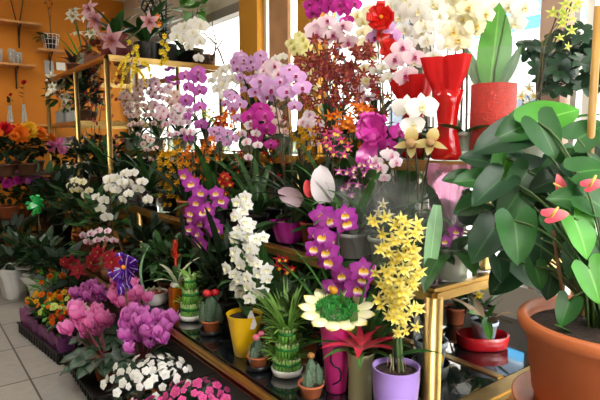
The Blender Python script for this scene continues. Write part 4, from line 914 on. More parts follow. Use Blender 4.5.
# inside the tower
p = row(70, 1.49, Z5); t = thing('potted_flowers', 'white pot with cream blooms on the small shelf inside the tower', 'flower pot', p); pot(t, .07, .14, WHITEP, 'cyl'); bush(t, (0, 0, .2), .1, 26, .09, .04, LEAF)
for i in range(9): part('flower', joined_bloom('five', 'cream'), t, face(V((0, 0, .21)) + rv(.09), OUT + rv(.4), s=.07))
t = thing('cut_flower_bunch', 'bunch of white and orange cut flowers left of the white pot', 'flowers', row(61, 1.395, Z5)); pot(t, .05, .12, GREYP, 'cyl'); bush(t, (0, 0, .3), .16, 40, .13, .05, LEAF)
for i in range(14): part('flower', joined_bloom(*(('lily', 'lilywhite'), ('pom', 'orange'), ('five', 'cream'))[i % 3]), t, face(V((0, 0, .36)) + rv(.15), OUT + rv(.5) + V((0, 0, .3)), s=(.13, .07, .09)[i % 3]))
orow('rust-red dancing orchid filling the tower behind the corner post', 96, 1.6, Z2, [((84, 82), (88, 112), 20), ((98, 84), (100, 114), 20), ((106, 88), (112, 120), 18)], 'redbrown', .065, 'dancer', potk='terra', jit=.09, wide=1.2, stake=False, leaves=6)
orow('yellow and orange orchid behind the middle post of the tower', 82, 1.57, Z2, [((80, 80), (82, 102), 14)], 'gold', .06, 'star', potk='terra', wide=.7, jit=.06)
orow('pale cream orchid deep inside the tower', 104, 1.8, Z2, [((94, 98), (104, 108), 7)], 'cream', .07, potk='terra')

orow('second red-brown orchid filling the back of the maroon cloud', 342, 1.88, Z3, [((316, 60), (312, 100), 20), ((344, 62), (342, 104), 20), ((358, 70), (360, 100), 14)], 'redbrown', .075, 'dancer', wide=.9, stake=False, jit=.06)
# ================================================================ second shelf inside the tower and the left end
WVL = leafm('white_green_leaf', 'd8e0c8', '6a9a58')
t = tpot('caladium with white and green leaves between the tower posts', 97, 1.55, .07, .12, GREYP, z=Z2); bush(t, (0, 0, .3), .2, 16, .2, .14, WVL, s_heart, inner=.6)
for i in range(8): b = MB(); q = rv(.12) + V((0, 0, .3)); b.tube(bez((0, 0, .1), (0, 0, .2), q), .003, 5); part('stem', (b, STEM), t)
for px, X, lb, L, W in ((112, 1.42, 'big arching dark green straps at the corner post of the tower', .62, .06), (131, 1.45, 'broad dark straps right of the tower corner post', .55, .055), (125, 1.62, 'dense dark clump deep behind the tower corner post', .5, .05), (143, 1.62, 'dark strap clump under the blush orchids', .45, .045), (90, 1.66, 'dark straps filling the middle of the tower', .5, .05)):
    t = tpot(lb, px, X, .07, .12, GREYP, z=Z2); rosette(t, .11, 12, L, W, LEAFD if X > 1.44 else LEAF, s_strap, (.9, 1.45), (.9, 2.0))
def mixed(name, label, base, r, n, blooms, size, potm=None, pr=.07, ph=.09, lm=None, lw=.05, ll=.07, hh=None, pk='taper', flat=.7, group=None, joined=False, wrap=None, cat='flowers', nl=70, nrm=None, zup=.5):
    """a bushy flowering pot plant: pot, foliage mound, every bloom a part"""
    t = thing(name, label, cat, base, group); z = pot(t, pr, ph, potm, pk) if potm else .0
    if wrap: foil(t, pr, ph, wrap)
    hh = hh or r * .9; c = V((0, 0, z + hh * .55)); bush(t, c, V((r, r, hh * .75)), nl, ll, lw, lm or LEAFD, inner=.35)
    for i in range(n):
        k, p_ = blooms[i % len(blooms)]; a = i * 2.4; q = math.sqrt((i + .5) / n); e = V((r * .95 * q * math.cos(a), r * .95 * q * math.sin(a), hh * .62 * math.sqrt(max(0, 1 - .8 * q * q)) + U(-.01, .02)))
        nn = V((e.x * 1.2, e.y * 1.2, zup * r + .02)).normalized() + OUT * .6 + rv(.3)
        part('flower', joined_bloom(k, p_), t, face(c + e * 1.05, nn, V((0, 0, 1)) + rv(.3), size * U(.65, 1.2)))
    return t
t = mixed('flower_bowl', 'pale bowl of small salmon blooms on the second shelf inside the tower', row(71, 1.42, Z2), .1, 14, [('five', 'blush'), ('five', 'cream')], .06, GREYP, .12, .12, pk='bowl', nl=40)
mixed('flower_bowl', 'bowl of yellow-green foliage with cream blooms near the middle tower post', row(84, 1.46, Z2), .1, 8, [('five', 'cream')], .05, GREYP, .1, .1, lm=LEAFB, pk='bowl', nl=40)
mixed('potted_flowers', 'round pink bouquet plant behind the far tower post', row(63, 1.39, Z2), .13, 16, [('pom', 'pink')], .12, GREYP, .1, .18, hh=.26, nl=60)
mixed('potted_flowers', 'white blooms with pale pink next to the pink bouquet in the tower', row(78, 1.53, Z2), .15, 12, [('pom', 'whitepink')], .13, GREYP, .09, .22, hh=.24, nl=50)
# stepped wooden stand at the far left with bright bouquets
t = thing('plant_stand', 'dark wooden two-step stand under the bright bouquets at the left edge', 'plant stand', (.62, 5.55, 0))
DW = mat('dark_wood', '3a2416', rough=.6, var=.3, vscale=14)
for x in (.02, .56):
    for y in (.02, .9): b = MB(); b.box((x, y, .44), (.04, .04, .88), bev=.004); part('leg', (b, DW, False), t)
b = MB(); b.box((.29, .46, .895), (.62, .98, .03), bev=.004); part('top', (b, DW, False), t)
b = MB(); b.box((.29, .46, .45), (.58, .94, .03), bev=.004); part('lower_board', (b, DW, False), t)
ZS = .912
for px, X, lb, pal, n, r, sz in ((6, .72, 'red and orange bouquet plant at the left picture edge', [('pom', 'red'), ('pom', 'orange'), ('pom', 'red')], 14, .17, .13), (14, .95, 'golden yellow bouquet with white blooms behind the red one', [('pom', 'yellow'), ('pom', 'gold'), ('five', 'white')], 16, .17, .12), (28, .90, 'orange bouquet with big round blooms at the front of the stand', [('pom', 'gold'), ('pom', 'orange')], 10, .16, .17), (36, 1.1, 'orange and white bouquet at the back of the stand', [('pom', 'orange'), ('pom', 'orange'), ('five', 'white')], 14, .16, .12)):
    mixed('potted_flowers', lb, row(px, X, ZS), r, n, pal, sz, BROWNP, .085, .1, hh=.26, nl=90)
mixed('potted_flowers', 'magenta flowered plant low on the plant stand', (.8, 5.75, .468), .2, 16, [('pom', 'magenta')], .1, TERRA, .1, .12, hh=.26)
mixed('potted_flowers', 'plum coloured small blooms beside the low magenta plant', (1.02, 5.7, .468), .18, 12, [('five', 'orchid')], .08, TERRA, .1, .12, hh=.24)
bow('green foil bow on a stick among the dark leaves', at(38, 205, .86), .08, mat('green_foil', '1fae50', rough=.2, spec=.8), 9, ((.1, -.7),), 1.2, .35, stick=(0, 0, -.45))
# dark leafy plants on the floor and at the back of the platform
FLR = [(.74, 5.25, 'dark leafy bush on the floor before the plant stand', .26, 'd'), (.76, 4.75, 'dark glossy plant on the floor behind the white pots', .22, 'd'), (1.12, 5.6, 'tall dark bush at the far end of the black platform', .3, 'p'), (1.1, 4.95, 'dark broad-leaved plant on the far platform below the green bow', .28, 'p'), (1.12, 4.3, 'dark bush on the platform below the cream orchids', .26, 'p'), (1.14, 3.75, 'deep green plant on the platform behind the small white-pink orchid', .24, 'p'), (1.16, 3.1, 'dark leafy plant behind the purple bow', .2, 'p'), (.82, 4.3, 'dark plant with upright leaves on the floor near the red bracts', .24, 'd'), (1.14, 2.72, 'dark shrubby plant behind the white gravel bowl', .17, 'p'), (1.21, 2.2, 'dark leafy plant behind the amber vase', .17, 'p'), (1.21, 1.58, 'leafy green plant behind the tall bamboo tower', .15, 'p')]
for i, (x, y, lb, r, w) in enumerate(FLR):
    z = Z1 if w == 'p' else 0; t = thing('leafy_plant', lb, 'plant', (x, y, z)); zz = pot(t, .09 if r > .2 else .06, .15 if r > .2 else .09, (BLACKP, TERRA, BROWNP)[i % 3])
    k = (LEAFD, leafm('deep_leaf', '24401f', '3a5a30'), LEAF)[i % 3]; h = r * 1.05
    bush(t, (0, 0, zz + h * .7), V((r, r, h)), 110, r * .5, r * .22, k, (s_oval, s_lance)[i % 2], inner=.35)
    b = MB()
    for j in range(7): q = V((U(-r, r) * .6, U(-r, r) * .6, zz + h * U(.6, 1.3))); b.tube(bez((0, 0, zz - .02), (q.x * .2, q.y * .2, q.z * .6), q, 5), .004, 5)
    part('stems', (b, STEMD), t)
# light orchids in the dark left half
Wh = dict(stem=STEMD, wide=.4)
orow('cream orchid with drooping blooms leftmost of the pale ones over the platform', 92, 1.1, Z1, [((70, 192), (96, 206), 8)], 'cream', .085, 'phal', potk='terra', **Wh)
orow('ivory moth orchid arching above the dark leaves in the middle of the pale ones', 112, 1.1, Z1, [((108, 186), (132, 204), 7), ((96, 204), (112, 216), 4)], 'white', .095, 'phal', potk='terra', **Wh)
orow('ivory moth orchid nearest the golden column, with two open blooms and more behind', 138, 1.14, Z1, [((116, 186), (152, 198), 8)], 'white', .09, 'phal', potk='terra', **Wh)
orow('small white orchid with pink lips low among dark leaves', 98, 1.0, Z1, [((84, 240), (116, 236), 8)], 'palepink', .07, 'phal', potk='terra', leaves=6, **Wh)
t = thing('poinsettia', 'red bracted plant in the dark beside the purple bow', 'poinsettia', (.86, 3.72, 0)); zz = pot(t, .07, .11, BROWNP); bush(t, (0, 0, .3), V((.2, .2, .22)), 70, .12, .06, LEAFD)
b0 = V(t.location); RBR = None
for px, y, s in ((72, 264, .13), (78, 270, .11), (92, 262, .12), (108, 256, .1), (112, 262, .1), (64, 262, .08), (98, 252, .09)): q = at(px, y, .8 + U(-.04, .08)) - b0; part('bract', joined_bloom('star6', 'darkred'), t, face(q, OUT + rv(.4) + V((0, 0, .3)), s=s)); b = MB(); b.tube(bez((0, 0, zz), (0, 0, q.z * .6), q, 5), .003, 5); part('stem', (b, STEM), t)
t = thing('basket', 'brown cane hooped basket on the platform beside the purple bow', 'basket', (1.02, 3.3, Z1)); b = MB()
b.lathe([(.05, 0), (.065, .01), (.08, .07), (.076, .07), (.06, .014), (.002, .012)], 24, wob=lambda a, q: 1 + .02 * math.sin(24 * a)); part('bowl', (b, mat('cane', '7a5030', rough=.7, var=.3, vscale=30)), t)
b = MB(); b.tube([(.075 * math.cos(a), .0, .06 + .2 * math.sin(a)) for a in [PI * i / 16 for i in range(17)]], .009, 7); part('handle', (b, mat('cane')), t)
b0 = V(at(126, 266, .86)); bow('shiny purple bow with white stripes and an orange knot on a stick', b0, .075, PURP, 11, ((-.15, -1), (-.3, -1.1), (.02, -.9)), 1.8, .5, centre=ORK, stick=(0, 0, -b0.z + .03))
# white pots and marigolds by the aisle
for x, y, r, lb in ((.64, 4.52, .085, 'white paper-wrapped pot at the left picture edge by the aisle'), (.78, 4.12, .095, 'white wrapped pot with dark leaves beside the marigolds')):
    t = thing('potted_plant', lb, 'plant', (x, y, 0)); pot(t, r, .2, GREYP); foil(t, r * 1.08, .22, mat('white_wrap', 'dcdcd8', rough=.5, trans=.2), 'wrap', flare=1.5); bush(t, (0, 0, .28), .12, 34, .1, .06, LEAFD)
mixed('potted_marigold', 'orange marigolds in feathery green at the end of the flower tray', (.74, 3.84, .0), .13, 9, [('pom', 'orange')], .05, BLACKP, .075, .1, LEAFB, .02, .1, .2)
# tray of bedding plants in lilac film
LIL = film('lilac_film', 'a85aa0', .26, 'd8a0d0', .12)
def tray(label, c, lx, ly, a, hz=.05):
    t = thing('plant_tray', label, 'tray', c); t.rotation_euler = (0, 0, a); b = MB(); w = .006
    b.box((0, 0, .004), (lx, ly, .008)); 
    for s in (-1, 1): b.box((s * (lx / 2 - w / 2), 0, hz / 2), (w, ly, hz)); b.box((0, s * (ly / 2 - w / 2), hz / 2), (lx, w, hz)); b.box((s * (lx / 2), 0, hz), (.016, ly + .016, .006)); b.box((0, s * (ly / 2), hz), (lx + .016, .016, .006))
    n = int(ly / .045)
    for i in range(n): 
        for s in (-1, 1): b.box((s * (lx / 2 + .001), -ly / 2 + (i + .5) * ly / n, hz / 2), (.008, .008, hz))
    part('tray', (b, BLACKP, False), t); return t
TA = .12; TC = V((.725, 3.33, 0))
t = tray('black plastic tray carrying the film-wrapped bedding plants', TC, .32, .7, TA, .06)
def sleeve(par, lx, ly, z0, z1, m):                             # crinkled film standing up round the tray
    b = MB(); n = 120; vs = []; fs = []; uv = []
    for k in range(5):
        q = k / 4; z = z0 + (z1 - z0) * q
        for i in range(n):
            s_ = i / n * 4; sd = int(s_); f = s_ - sd; x, y = ((-1 + 2 * f, -1), (1, -1 + 2 * f), (1 - 2 * f, 1), (-1, 1 - 2 * f))[sd]
            w = 1 + .06 * q + .05 * q * math.sin(i * .9) + .03 * math.sin(i * 2.3 + 3 * q); vs.append((x * lx / 2 * w, y * ly / 2 * (1 + (w - 1) * .6), z + .012 * q * math.sin(i * 1.7))); uv.append((i / n, q))
    for k in range(4):
        for i in range(n): fs.append((k * n + i, k * n + (i + 1) % n, (k + 1) * n + (i + 1) % n, (k + 1) * n + i))
    b.add(vs, fs, 0, uv); part('film_sleeve', (b, m), par)
sleeve(t, .29, .66, .012, .15, LIL)
sp = [('pom', 'orange'), ('five', 'gold')], [('five', 'greenyellow'), ('five', 'orange')], [('pom', 'orange'), ('star6', 'red')], [('five', 'gold'), ('pom', 'orange')], [('five', 'greenyellow'), ('pom', 'gold')], [('star6', 'red'), ('five', 'blush')]
lbs = ('orange and gold bedding plant in lilac film, at the far aisle corner of the tray', 'lime and orange bedding plant in lilac film, middle of the aisle side', 'orange and red bedding plant in lilac film, near aisle corner of the tray', 'gold bedding plant in lilac film, far inner corner of the tray', 'lime and gold bedding plant in lilac film, middle of the inner side', 'red and salmon bedding plant in lilac film, near inner corner of the tray')
for i in range(6):
    tp = Matrix.Rotation(TA, 3, 'Z') @ V((-.07 + .14 * (i // 3), .21 - .21 * (i % 3), 0)) + TC; t = mixed('bedding_plant', lbs[i], (tp.x, tp.y, .009), .085, 13, sp[i], .045, BLACKP, .06, .12, (LEAF, LEAFB)[i % 2], .03, .05, .11, 'taper', nl=50)
# cyclamens
CYL = mat('cyclamen_leaf', '24402a', rough=.4, var=.5, vscale=28, trans=.12, vary=.2, rib='5a7a5e')
def cyclamen(label, p, pal, n, head, size=.062, r=.13, nl=22, potm=None, hr=.09, zh=.26):
    t = thing('potted_cyclamen', label, 'cyclamen', p); zz = pot(t, .068, .11, potm or TERRA); b0 = V(p); hc = V(head) - b0 if head else V((0, 0, zh))
    for i in range(nl):
        a = i * 2.4; q = .25 + .75 * math.sqrt((i + .5) / nl); pt = V((r * q * math.cos(a), r * q * math.sin(a), zz + .07 - .05 * q + U(-.01, .02))); o = part('leaf', leafmesh('cyc', .085, .085, s_heart, CYL, back=.25, bend=.4, cup=.15, nu=6, nv=6, ruf=.04), t, aim(pt * 1.0, (math.cos(a), math.sin(a), -.1), V((0, 0, 1)) + rv(.2) + OUT * .3))
    for i in range(n):
        a = i * 2.4; q = math.sqrt((i + .5) / n); pt = hc + RT * (hr * q * math.cos(a)) + V((0, 0, hr * .62 * q * math.sin(a))) + FW * (hr * U(-.5, .5)) + rv(.008); b = MB(); b.tube(bez((pt.x * .1, pt.y * .1, zz), (pt.x * .5, pt.y * .5, pt.z * .8), pt - V((0, 0, size * .1)), 5), .002, 5); part('stem', (b, mat('cyclamen_stem', '7a3a44', rough=.5)), t)
        part('flower', joined_bloom('cyc', pal), t, Matrix.Translation(pt) @ rot('X', U(-.35, .35)) @ rot('Y', U(-.35, .35)) @ rot('Z', U(0, 6)) @ Matrix.Scale(size * U(.8, 1.2), 4))
    return t
tray('black plastic tray under the cyclamens beside the aisle', (.80, 2.66, 0), .34, .62, -.02)
p = V((.76, 2.62, .009)); cyclamen('pink cyclamen with dark mottled leaves nearest the aisle', p, 'pink', 16, at(88, 325, .74), .095, .15, 40, hr=.115)
p = V((.82, 2.92, .009)); cyclamen('lilac-pink cyclamen behind the pink one', p, 'lilac', 14, at(88, 298, .84), .08, hr=.1, r=.1)
p = V((.89, 2.72, .05)); cyclamen('rose cyclamen standing between the pink one and the platform edge', p, 'pink', 16, at(128, 298, .89), .075, hr=.11, r=.09)
p = V((.88, 2.46, .009)); cyclamen('orchid-purple cyclamen against the brass platform edge', p, 'lilac', 30, at(144, 333, .84), .085, hr=.125, r=.1)
# white and pink impatiens
DRK = leafm('impatiens_leaf', '1f3a20', rough=.4)
mixed('potted_impatiens', 'dense white impatiens on the floor in front of the purple cyclamen', (.77, 2.08, .0), .185, 54, [('five', 'white')], .04, TERRA, .085, .12, DRK, .03, .06, .13, nl=120, cat='impatiens')
mixed('potted_impatiens', 'pink impatiens at the foot of the brass platform edge', (.84, 1.78, .0), .14, 34, [('five', 'hotpink')], .04, TERRA, .085, .12, DRK, .03, .06, .13, nl=110, cat='impatiens')
mixed('potted_impatiens', 'mixed pink and white impatiens nearest the camera on the floor', (.64, 1.78, .0), .14, 26, [('five', 'hotpink'), ('five', 'white'), ('five', 'pink')], .04, TERRA, .08, .1, DRK, .03, .06, .12, nl=90, cat='impatiens')
# more plants between the rows
for i, (px, X, z, lb, L, W, n) in enumerate(((212, 1.6, Z2, 'tall green straps behind the orange star orchid on the second shelf', .5, .045, 11), (255, 1.64, Z2, 'upright green straps behind the white dendrobium, near the crimson orchid', .48, .045, 11), (313, 1.56, Z2, 'green straps between the foil-wrapped pot and the white bracts', .45, .04, 11), (334, 1.56, Z2, 'dark broad leaves right behind the white bracts', .42, .07, 10), (366, 1.64, Z2, 'tall dark leaves behind the fuchsia bow tails', .5, .055, 10), (230, 1.7, Z2, 'shaded strap clump deep on the second shelf over the yellow pot', .42, .05, 11), (282, 1.74, Z2, 'shaded strap clump deep behind the dark stakes', .42, .05, 11), (400, 1.68, Z2, 'dark leaves deep behind the slipper orchid', .45, .06, 10), (178, 1.62, Z2, 'shaded straps behind the golden column', .45, .05, 11))):
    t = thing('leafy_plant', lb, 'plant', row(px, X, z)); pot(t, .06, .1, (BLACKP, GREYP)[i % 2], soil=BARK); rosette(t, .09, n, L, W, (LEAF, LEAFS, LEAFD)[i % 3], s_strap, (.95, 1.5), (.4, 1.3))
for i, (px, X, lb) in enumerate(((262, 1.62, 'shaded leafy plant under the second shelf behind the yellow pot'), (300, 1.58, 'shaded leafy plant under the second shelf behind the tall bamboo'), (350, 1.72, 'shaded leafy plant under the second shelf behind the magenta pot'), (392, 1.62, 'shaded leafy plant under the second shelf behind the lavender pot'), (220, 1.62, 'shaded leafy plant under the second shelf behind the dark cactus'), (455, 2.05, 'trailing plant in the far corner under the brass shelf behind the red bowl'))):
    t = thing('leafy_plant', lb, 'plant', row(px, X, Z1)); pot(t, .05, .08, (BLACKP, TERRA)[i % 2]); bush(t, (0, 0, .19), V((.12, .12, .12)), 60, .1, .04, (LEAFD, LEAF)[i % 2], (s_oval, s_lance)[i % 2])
orow('small red anthurium-like blooms low between the bamboo and the purple dendrobium', 284, 1.2, Z1, [((276, 262), (294, 274), 5)], 'red', .05, 'star', potk='black', leaves=6, leafL=.15)
orow('pale pink moth orchid between the red-brown cloud and the white blooms', 360, 1.93, Z3, [((352, 82), (374, 104), 7)], 'whitepink', .085)
orow('white moth orchid behind the white and pink one, left of the pale yellow', 286, 2.1, Z3, [((262, 78), (288, 60), 7)], 'white', .1)
orow('mauve moth orchid behind the orange and red star orchids', 242, 1.66, Z2, [((226, 100), (248, 124), 7)], 'lavender', .09)
orow('pale moth orchid low behind the deep magenta one', 274, 1.72, Z2, [((268, 112), (284, 138), 7)], 'blush', .08)
orow('faint pink moth orchid low between the tower and the purple-pink column', 165, 1.58, Z2, [((158, 112), (176, 140), 9)], 'palepink', .085)
orow('dusky rose moth orchid right beside the tower corner post', 131, 1.69, Z3, [((122, 96), (134, 126), 8)], 'blush', .085)
orow('white and rose orchid in the gap above the golden spray', 322, 1.66, Z2, [((306, 118), (322, 142), 8)], 'whitepink', .07)
orow('red star orchid peeping out behind the fuchsia bow', 374, 1.9, Z3, [((366, 98), (392, 112), 8)], 'red', .06, 'star', wide=.5, jit=.03)
orow('cream moth orchid with hanging buds left of the red cones', 428, 1.96, Z3, [((410, 84), (424, 112), 6)], 'cream', .08)

for i, (px, X, z, lb, pal, kd, sz, n) in enumerate(((90, 1.62, Z5, 'leafy plant with orange blooms at the back of the small tower shelf', 'orange', 'star', .08, 12), (84, 1.47, Z5, 'dark plant with cream blooms at the near end of the small tower shelf', 'cream', 'five', .07, 10), (100, 1.55, Z2, 'rust coloured bushy plant low between the tower posts', 'redbrown', 'five', .09, 16), (116, 1.64, Z2, 'bushy plant with maroon blooms behind the tower corner post', 'redbrown', 'dancer', .07, 24), (88, 1.36, Z2, 'dark leafy plant with tiny yellow blooms behind the middle tower post', 'gold', 'dancer', .05, 14))):
    mixed('potted_flowers', lb, row(px, X, z), .16, n, [(kd, pal)], sz, BROWNP, .08, .12, LEAFD, .05, .12, .34, nl=80)
for i, (px, X, lb, m_, L, W) in enumerate(((366, 1.26, 'broad green leaves between the daisy dish and the yellow cascade', LEAF, .3, .06), (268, 1.235, 'broad green leaves right of the white dendrobium', LEAF, .46, .08), (306, 1.4, 'green straps between the tall bamboo and the daisy dish', LEAFS, .3, .03), (226, 1.235, 'dark green straps left of the white dendrobium', LEAFD, .52, .04), (350, 1.215, 'tall green straps right behind the daisy dish', LEAFS, .46, .032), (190, 1.235, 'dark green straps between the amber vase and the dark purple dendrobium', LEAFD, .44, .035))):
    t = thing('leafy_plant', lb, 'plant', row(px, X, Z1)); pot(t, .045, .08, (BLACKP, TERRA)[i % 2], soil=BARK); rosette(t, .07, 10, L, W, m_, s_strap if W < .05 else s_lance, (1.15, 1.5), (.2, .8))

for i, (px, X, lb) in enumerate(((138, 1.95, 'dark strap clump on the upper shelf behind the furthest blush orchid'), (158, 2.02, 'dark strap clump on the upper shelf behind the palest pink orchid'), (182, 2.02, 'green strap clump on the upper shelf behind the peach blush orchid'), (206, 2.08, 'green strap clump on the upper shelf between the two purple-pink orchids'), (262, 2.1, 'green strap clump on the upper shelf behind the lavender pink orchid'), (330, 2.12, 'green strap clump on the upper shelf behind the maroon cloud'), (372, 2.08, 'dark strap clump on the upper shelf behind the red bows'))):
    t = thing('leafy_plant', lb, 'plant', row(px, X, Z3)); pot(t, .055, .1, (BLACKP, TERRA)[i % 2], soil=BARK); rosette(t, .09, 11, (.42, .46, .4, .36, .5, .34, .34)[i], .045, (LEAFD, LEAF)[i % 2], s_strap, (1.05, 1.5), (.3, 1.2))
orow('blush moth orchid filling the gap behind the palest pink one', 150, 1.93, Z3, [((140, 84), (158, 104), 8), ((150, 104), (160, 132), 7)], 'blush', .09)
orow('rosy moth orchid low in front of the pale row', 186, 1.6, Z2, [((174, 110), (190, 138), 9)], 'whitepink', .085)
orow('cream moth orchid low in the pale row by the tower post', 136, 1.74, Z3, [((126, 110), (142, 136), 8)], 'blush', .08)

for i, (px, X, a, e, pal, kd, sz, n, lb) in enumerate(((252, 1.48, (246, 128), (256, 158), 'whitepink', 'phal', .07, 6, 'small pink-white moth orchid right below the deep magenta one'), (334, 1.5, (328, 134), (340, 160), 'hotpink', 'star', .06, 9, 'hot pink star orchid just above the white waxy bract'), (312, 1.62, (318, 124), (324, 150), 'darkred', 'star', .06, 9, 'dark red star orchid between the golden spray and the white bract'), (206, 1.44, (206, 140), (216, 160), 'orange', 'star', .05, 9, 'second orange star orchid, just right of the first on the second shelf'), (150, 1.52, (144, 140), (156, 160), 'blush', 'phal', .07, 6, 'blush moth orchid low over the second shelf, left of the golden column'), (384, 1.55, (380, 156), (392, 176), 'whitepink', 'phal', .07, 6, 'small rosy moth orchid under the fuchsia bow, right of its tails'))):
    orow(lb, px, X, Z2, [(a, e, n)], pal, sz, kd, wide=.45, jit=.02 if kd == 'star' else None)
SKY, FILL, SUN, EXPO = 2.5, (34, 9, 12), 3.0, 0.5
# ================================================================ the big anthurium
pc = V((1.47, .575, 0)); t = thing('plant_stool', 'round wooden stool carrying the large terracotta pot', 'stool', pc)
b = MB(); b.lathe([(.24, .426), (.25, .436), (.25, .451), (.24, .461)], 32); part('seat', (b, WOOD), t)
for i in range(4): a = PI / 4 + i * PI / 2; b = MB(); b.tube([(.2 * math.cos(a), .2 * math.sin(a), .0), (.16 * math.cos(a), .16 * math.sin(a), .428)], .018, 8); part('leg', (b, WOOD), t)
pz = V((1.47, .575, .462)); t = thing('potted_anthurium', 'large glossy anthurium in a wide terracotta pot at the right', 'anthurium', pz); RP = .225
TP = mat('smooth_terracotta', 'ac5c30', rough=.5, var=.06, vscale=5, bump=.05)
b = MB(); b.lathe([(.17, 0), (.225, .004), (.24, .04), (.235, .042), (.22, .012), (.1, .01)], 40); part('saucer', (b, TP), t)
b = MB(); b.lathe([(.165, .012), (.175, .014), (.185, .06), (.188, .062), (.196, .13), (.199, .132), (.205, .2), (.209, .203), (.212, .232), (.226, .236), (.232, .245), (.232, .266), (.226, .272), (.212, .272), (.206, .25), (.204, .236)], 56); part('pot', (b, TP), t)
b = MB(); b.lathe([(.001, .246), (.12, .245), (.205, .238)], 32, cap=False); part('soil', (b, SOIL), t)
AL = [leafm('anthurium_dark', '184224', '3a6a3c', rough=.42, var=.2), leafm('anthurium_mid', '245c22', '4a843c', rough=.42, var=.2), leafm('anthurium_bright', '4a9a2e', '8cc868', rough=.4, var=.15, trans=.3)]
def aleaf(px, y, X, L, ang, k, nd=None, w=1.0, bend=.35):
    dpt = proj(at(px, y, X))[2]; L = L * dpt / F_PX / 1.22
    """one heart leaf whose centre is seen at a photo position, tip towards angle ang"""
    q = at(px, y, X) - pz; d = imd(ang) + OUT * .15 * (1 if 200 < ang % 360 < 340 else -.1); n = nd or (OUT * .9 + V((0, 0, .75)) + rv(.25))
    d = d.normalized(); base = q - d * L * .38; M = aim(base, d, n); b = MB(); b.blade(M, L, L * w, s_heart, bend=bend, fold=.1, cup=.12, nu=8, nv=10, back=.3, ruf=.012)
    o = part('leaf', (b, AL[k]), t); f = V((base.x * .12, base.y * .12, .245)); b = MB()
    mid = V((base.x * .35, base.y * .35, max(.4, base.z * .85 + .05))); b.tube(bez(f, mid, base, 9), .0035, 6); part('petiole', (b, STEM), t)
HL = [(502, 139, 1.42, 62, 197, 0), (553, 116, 1.5, 62, 22, 2), (520, 127, 1.46, 56, 200, 1), (546, 136, 1.38, 50, -62, 1), (490, 188, 1.36, 50, 218, 0), (472, 180, 1.4, 38, 178, 1), (485, 241, 1.32, 52, 232, 0), (517, 238, 1.3, 56, -84, 1), (581, 234, 1.34, 54, -68, 2), (594, 282, 1.36, 48, -70, 2), (570, 199, 1.36, 44, 172, 1), (592, 170, 1.42, 46, 10, 1), (566, 311, 1.38, 34, -110, 1), (512, 203, 1.4, 48, -125, 1), (530, 166, 1.5, 46, 140, 0), (541, 252, 1.42, 38, -95, 0), (598, 204, 1.38, 46, -30, 1), (562, 164, 1.52, 44, 60, 1), (503, 170, 1.46, 40, 250, 2), (470, 206, 1.46, 36, 200, 1), (550, 284, 1.46, 34, -100, 0), (500, 268, 1.46, 30, -80, 0), (535, 205, 1.5, 48, -70, 0), (480, 160, 1.52, 42, 165, 0), (456, 178, 1.5, 28, 180, 1), (573, 262, 1.42, 36, -100, 1), (590, 132, 1.52, 46, 30, 1), (548, 182, 1.46, 42, 200, 0), (520, 182, 1.44, 44, 230, 1), (580, 182, 1.48, 42, -20, 0), (560, 228, 1.46, 40, -60, 1), (600, 252, 1.4, 44, -80, 1), (538, 276, 1.4, 30, -75, 1)]
for h in HL: aleaf(*h)
for i in range(44): aleaf(U(480, 650), U(148, 285), U(1.48, 1.66), U(34, 52), U(180, 380), i % 2)
SP = mat('coral_spathe', ramp=[(0, 'c83a50'), (.5, 'e0606e'), (1, 'ea8a8a')], rough=.3, trans=.2)
for px, y, X, L, ang in ((547, 217, 1.26, .06, 12), (586, 187, 1.32, .05, 20), (561, 190, 1.38, .045, 100)):
    q = at(px, y, X) - pz; b = MB(); b.blade(aim(q, imd(ang), OUT + V((0, 0, .8))), L, L * .75, s_heart, bend=.3, cup=.25, nu=6, nv=8, back=.2); o = part('spathe', (b, SP), t); b = MB(); e = q + imd(ang) * L * .1 + OUT * .01; b.tube([e, e + (imd(ang + 50) + OUT * .5) * .03], [.004, .0025], 6); part('spadix', (b, mat('spadix', 'e8c060', rough=.5)), o)
    b = MB(); b.tube(bez((q.x * .1, q.y * .1, .245), (q.x * .4, q.y * .4, q.z * .8), q, 8), .003, 6); part('flower_stem', (b, STEM), t)
b = MB(); p0 = atz(567, 322, .72) - pz; p1 = at(553, 230, p0.x + pz.x) - pz; b.tube([p0, p1], .005, 6)
part('brown_stem', (b, mat('brown_stem', '6a4a2a', rough=.7)), t)
b = MB()
for i in range(16): a = U(0, 6.28); q = .06 * U(.2, 1); b.tube([(q * math.cos(a), q * math.sin(a), .235), (q * 1.4 * math.cos(a + .3), q * 1.4 * math.sin(a + .3), U(.34, .5))], .004, 5)
part('stalks', (b, STEM), t)
b = MB(); q = at(590, 150, 1.52) - pz; b.tube([(q.x, q.y, .2), (q.x, q.y, .2 + .9)], .0105, 10); part('cane', (b, mat('bamboo_cane', 'a8803c', rough=.45, var=.15, vscale=6)), t)
for i in range(5): b = MB(); a = i * 1.3; b.blade(aim((.12 * math.cos(a), .12 * math.sin(a), .245), (math.cos(a), math.sin(a), .6)), .05, .04, s_heart, bend=.3, nu=4, nv=4, back=.2); part('leaf', (b, AL[2]), t)
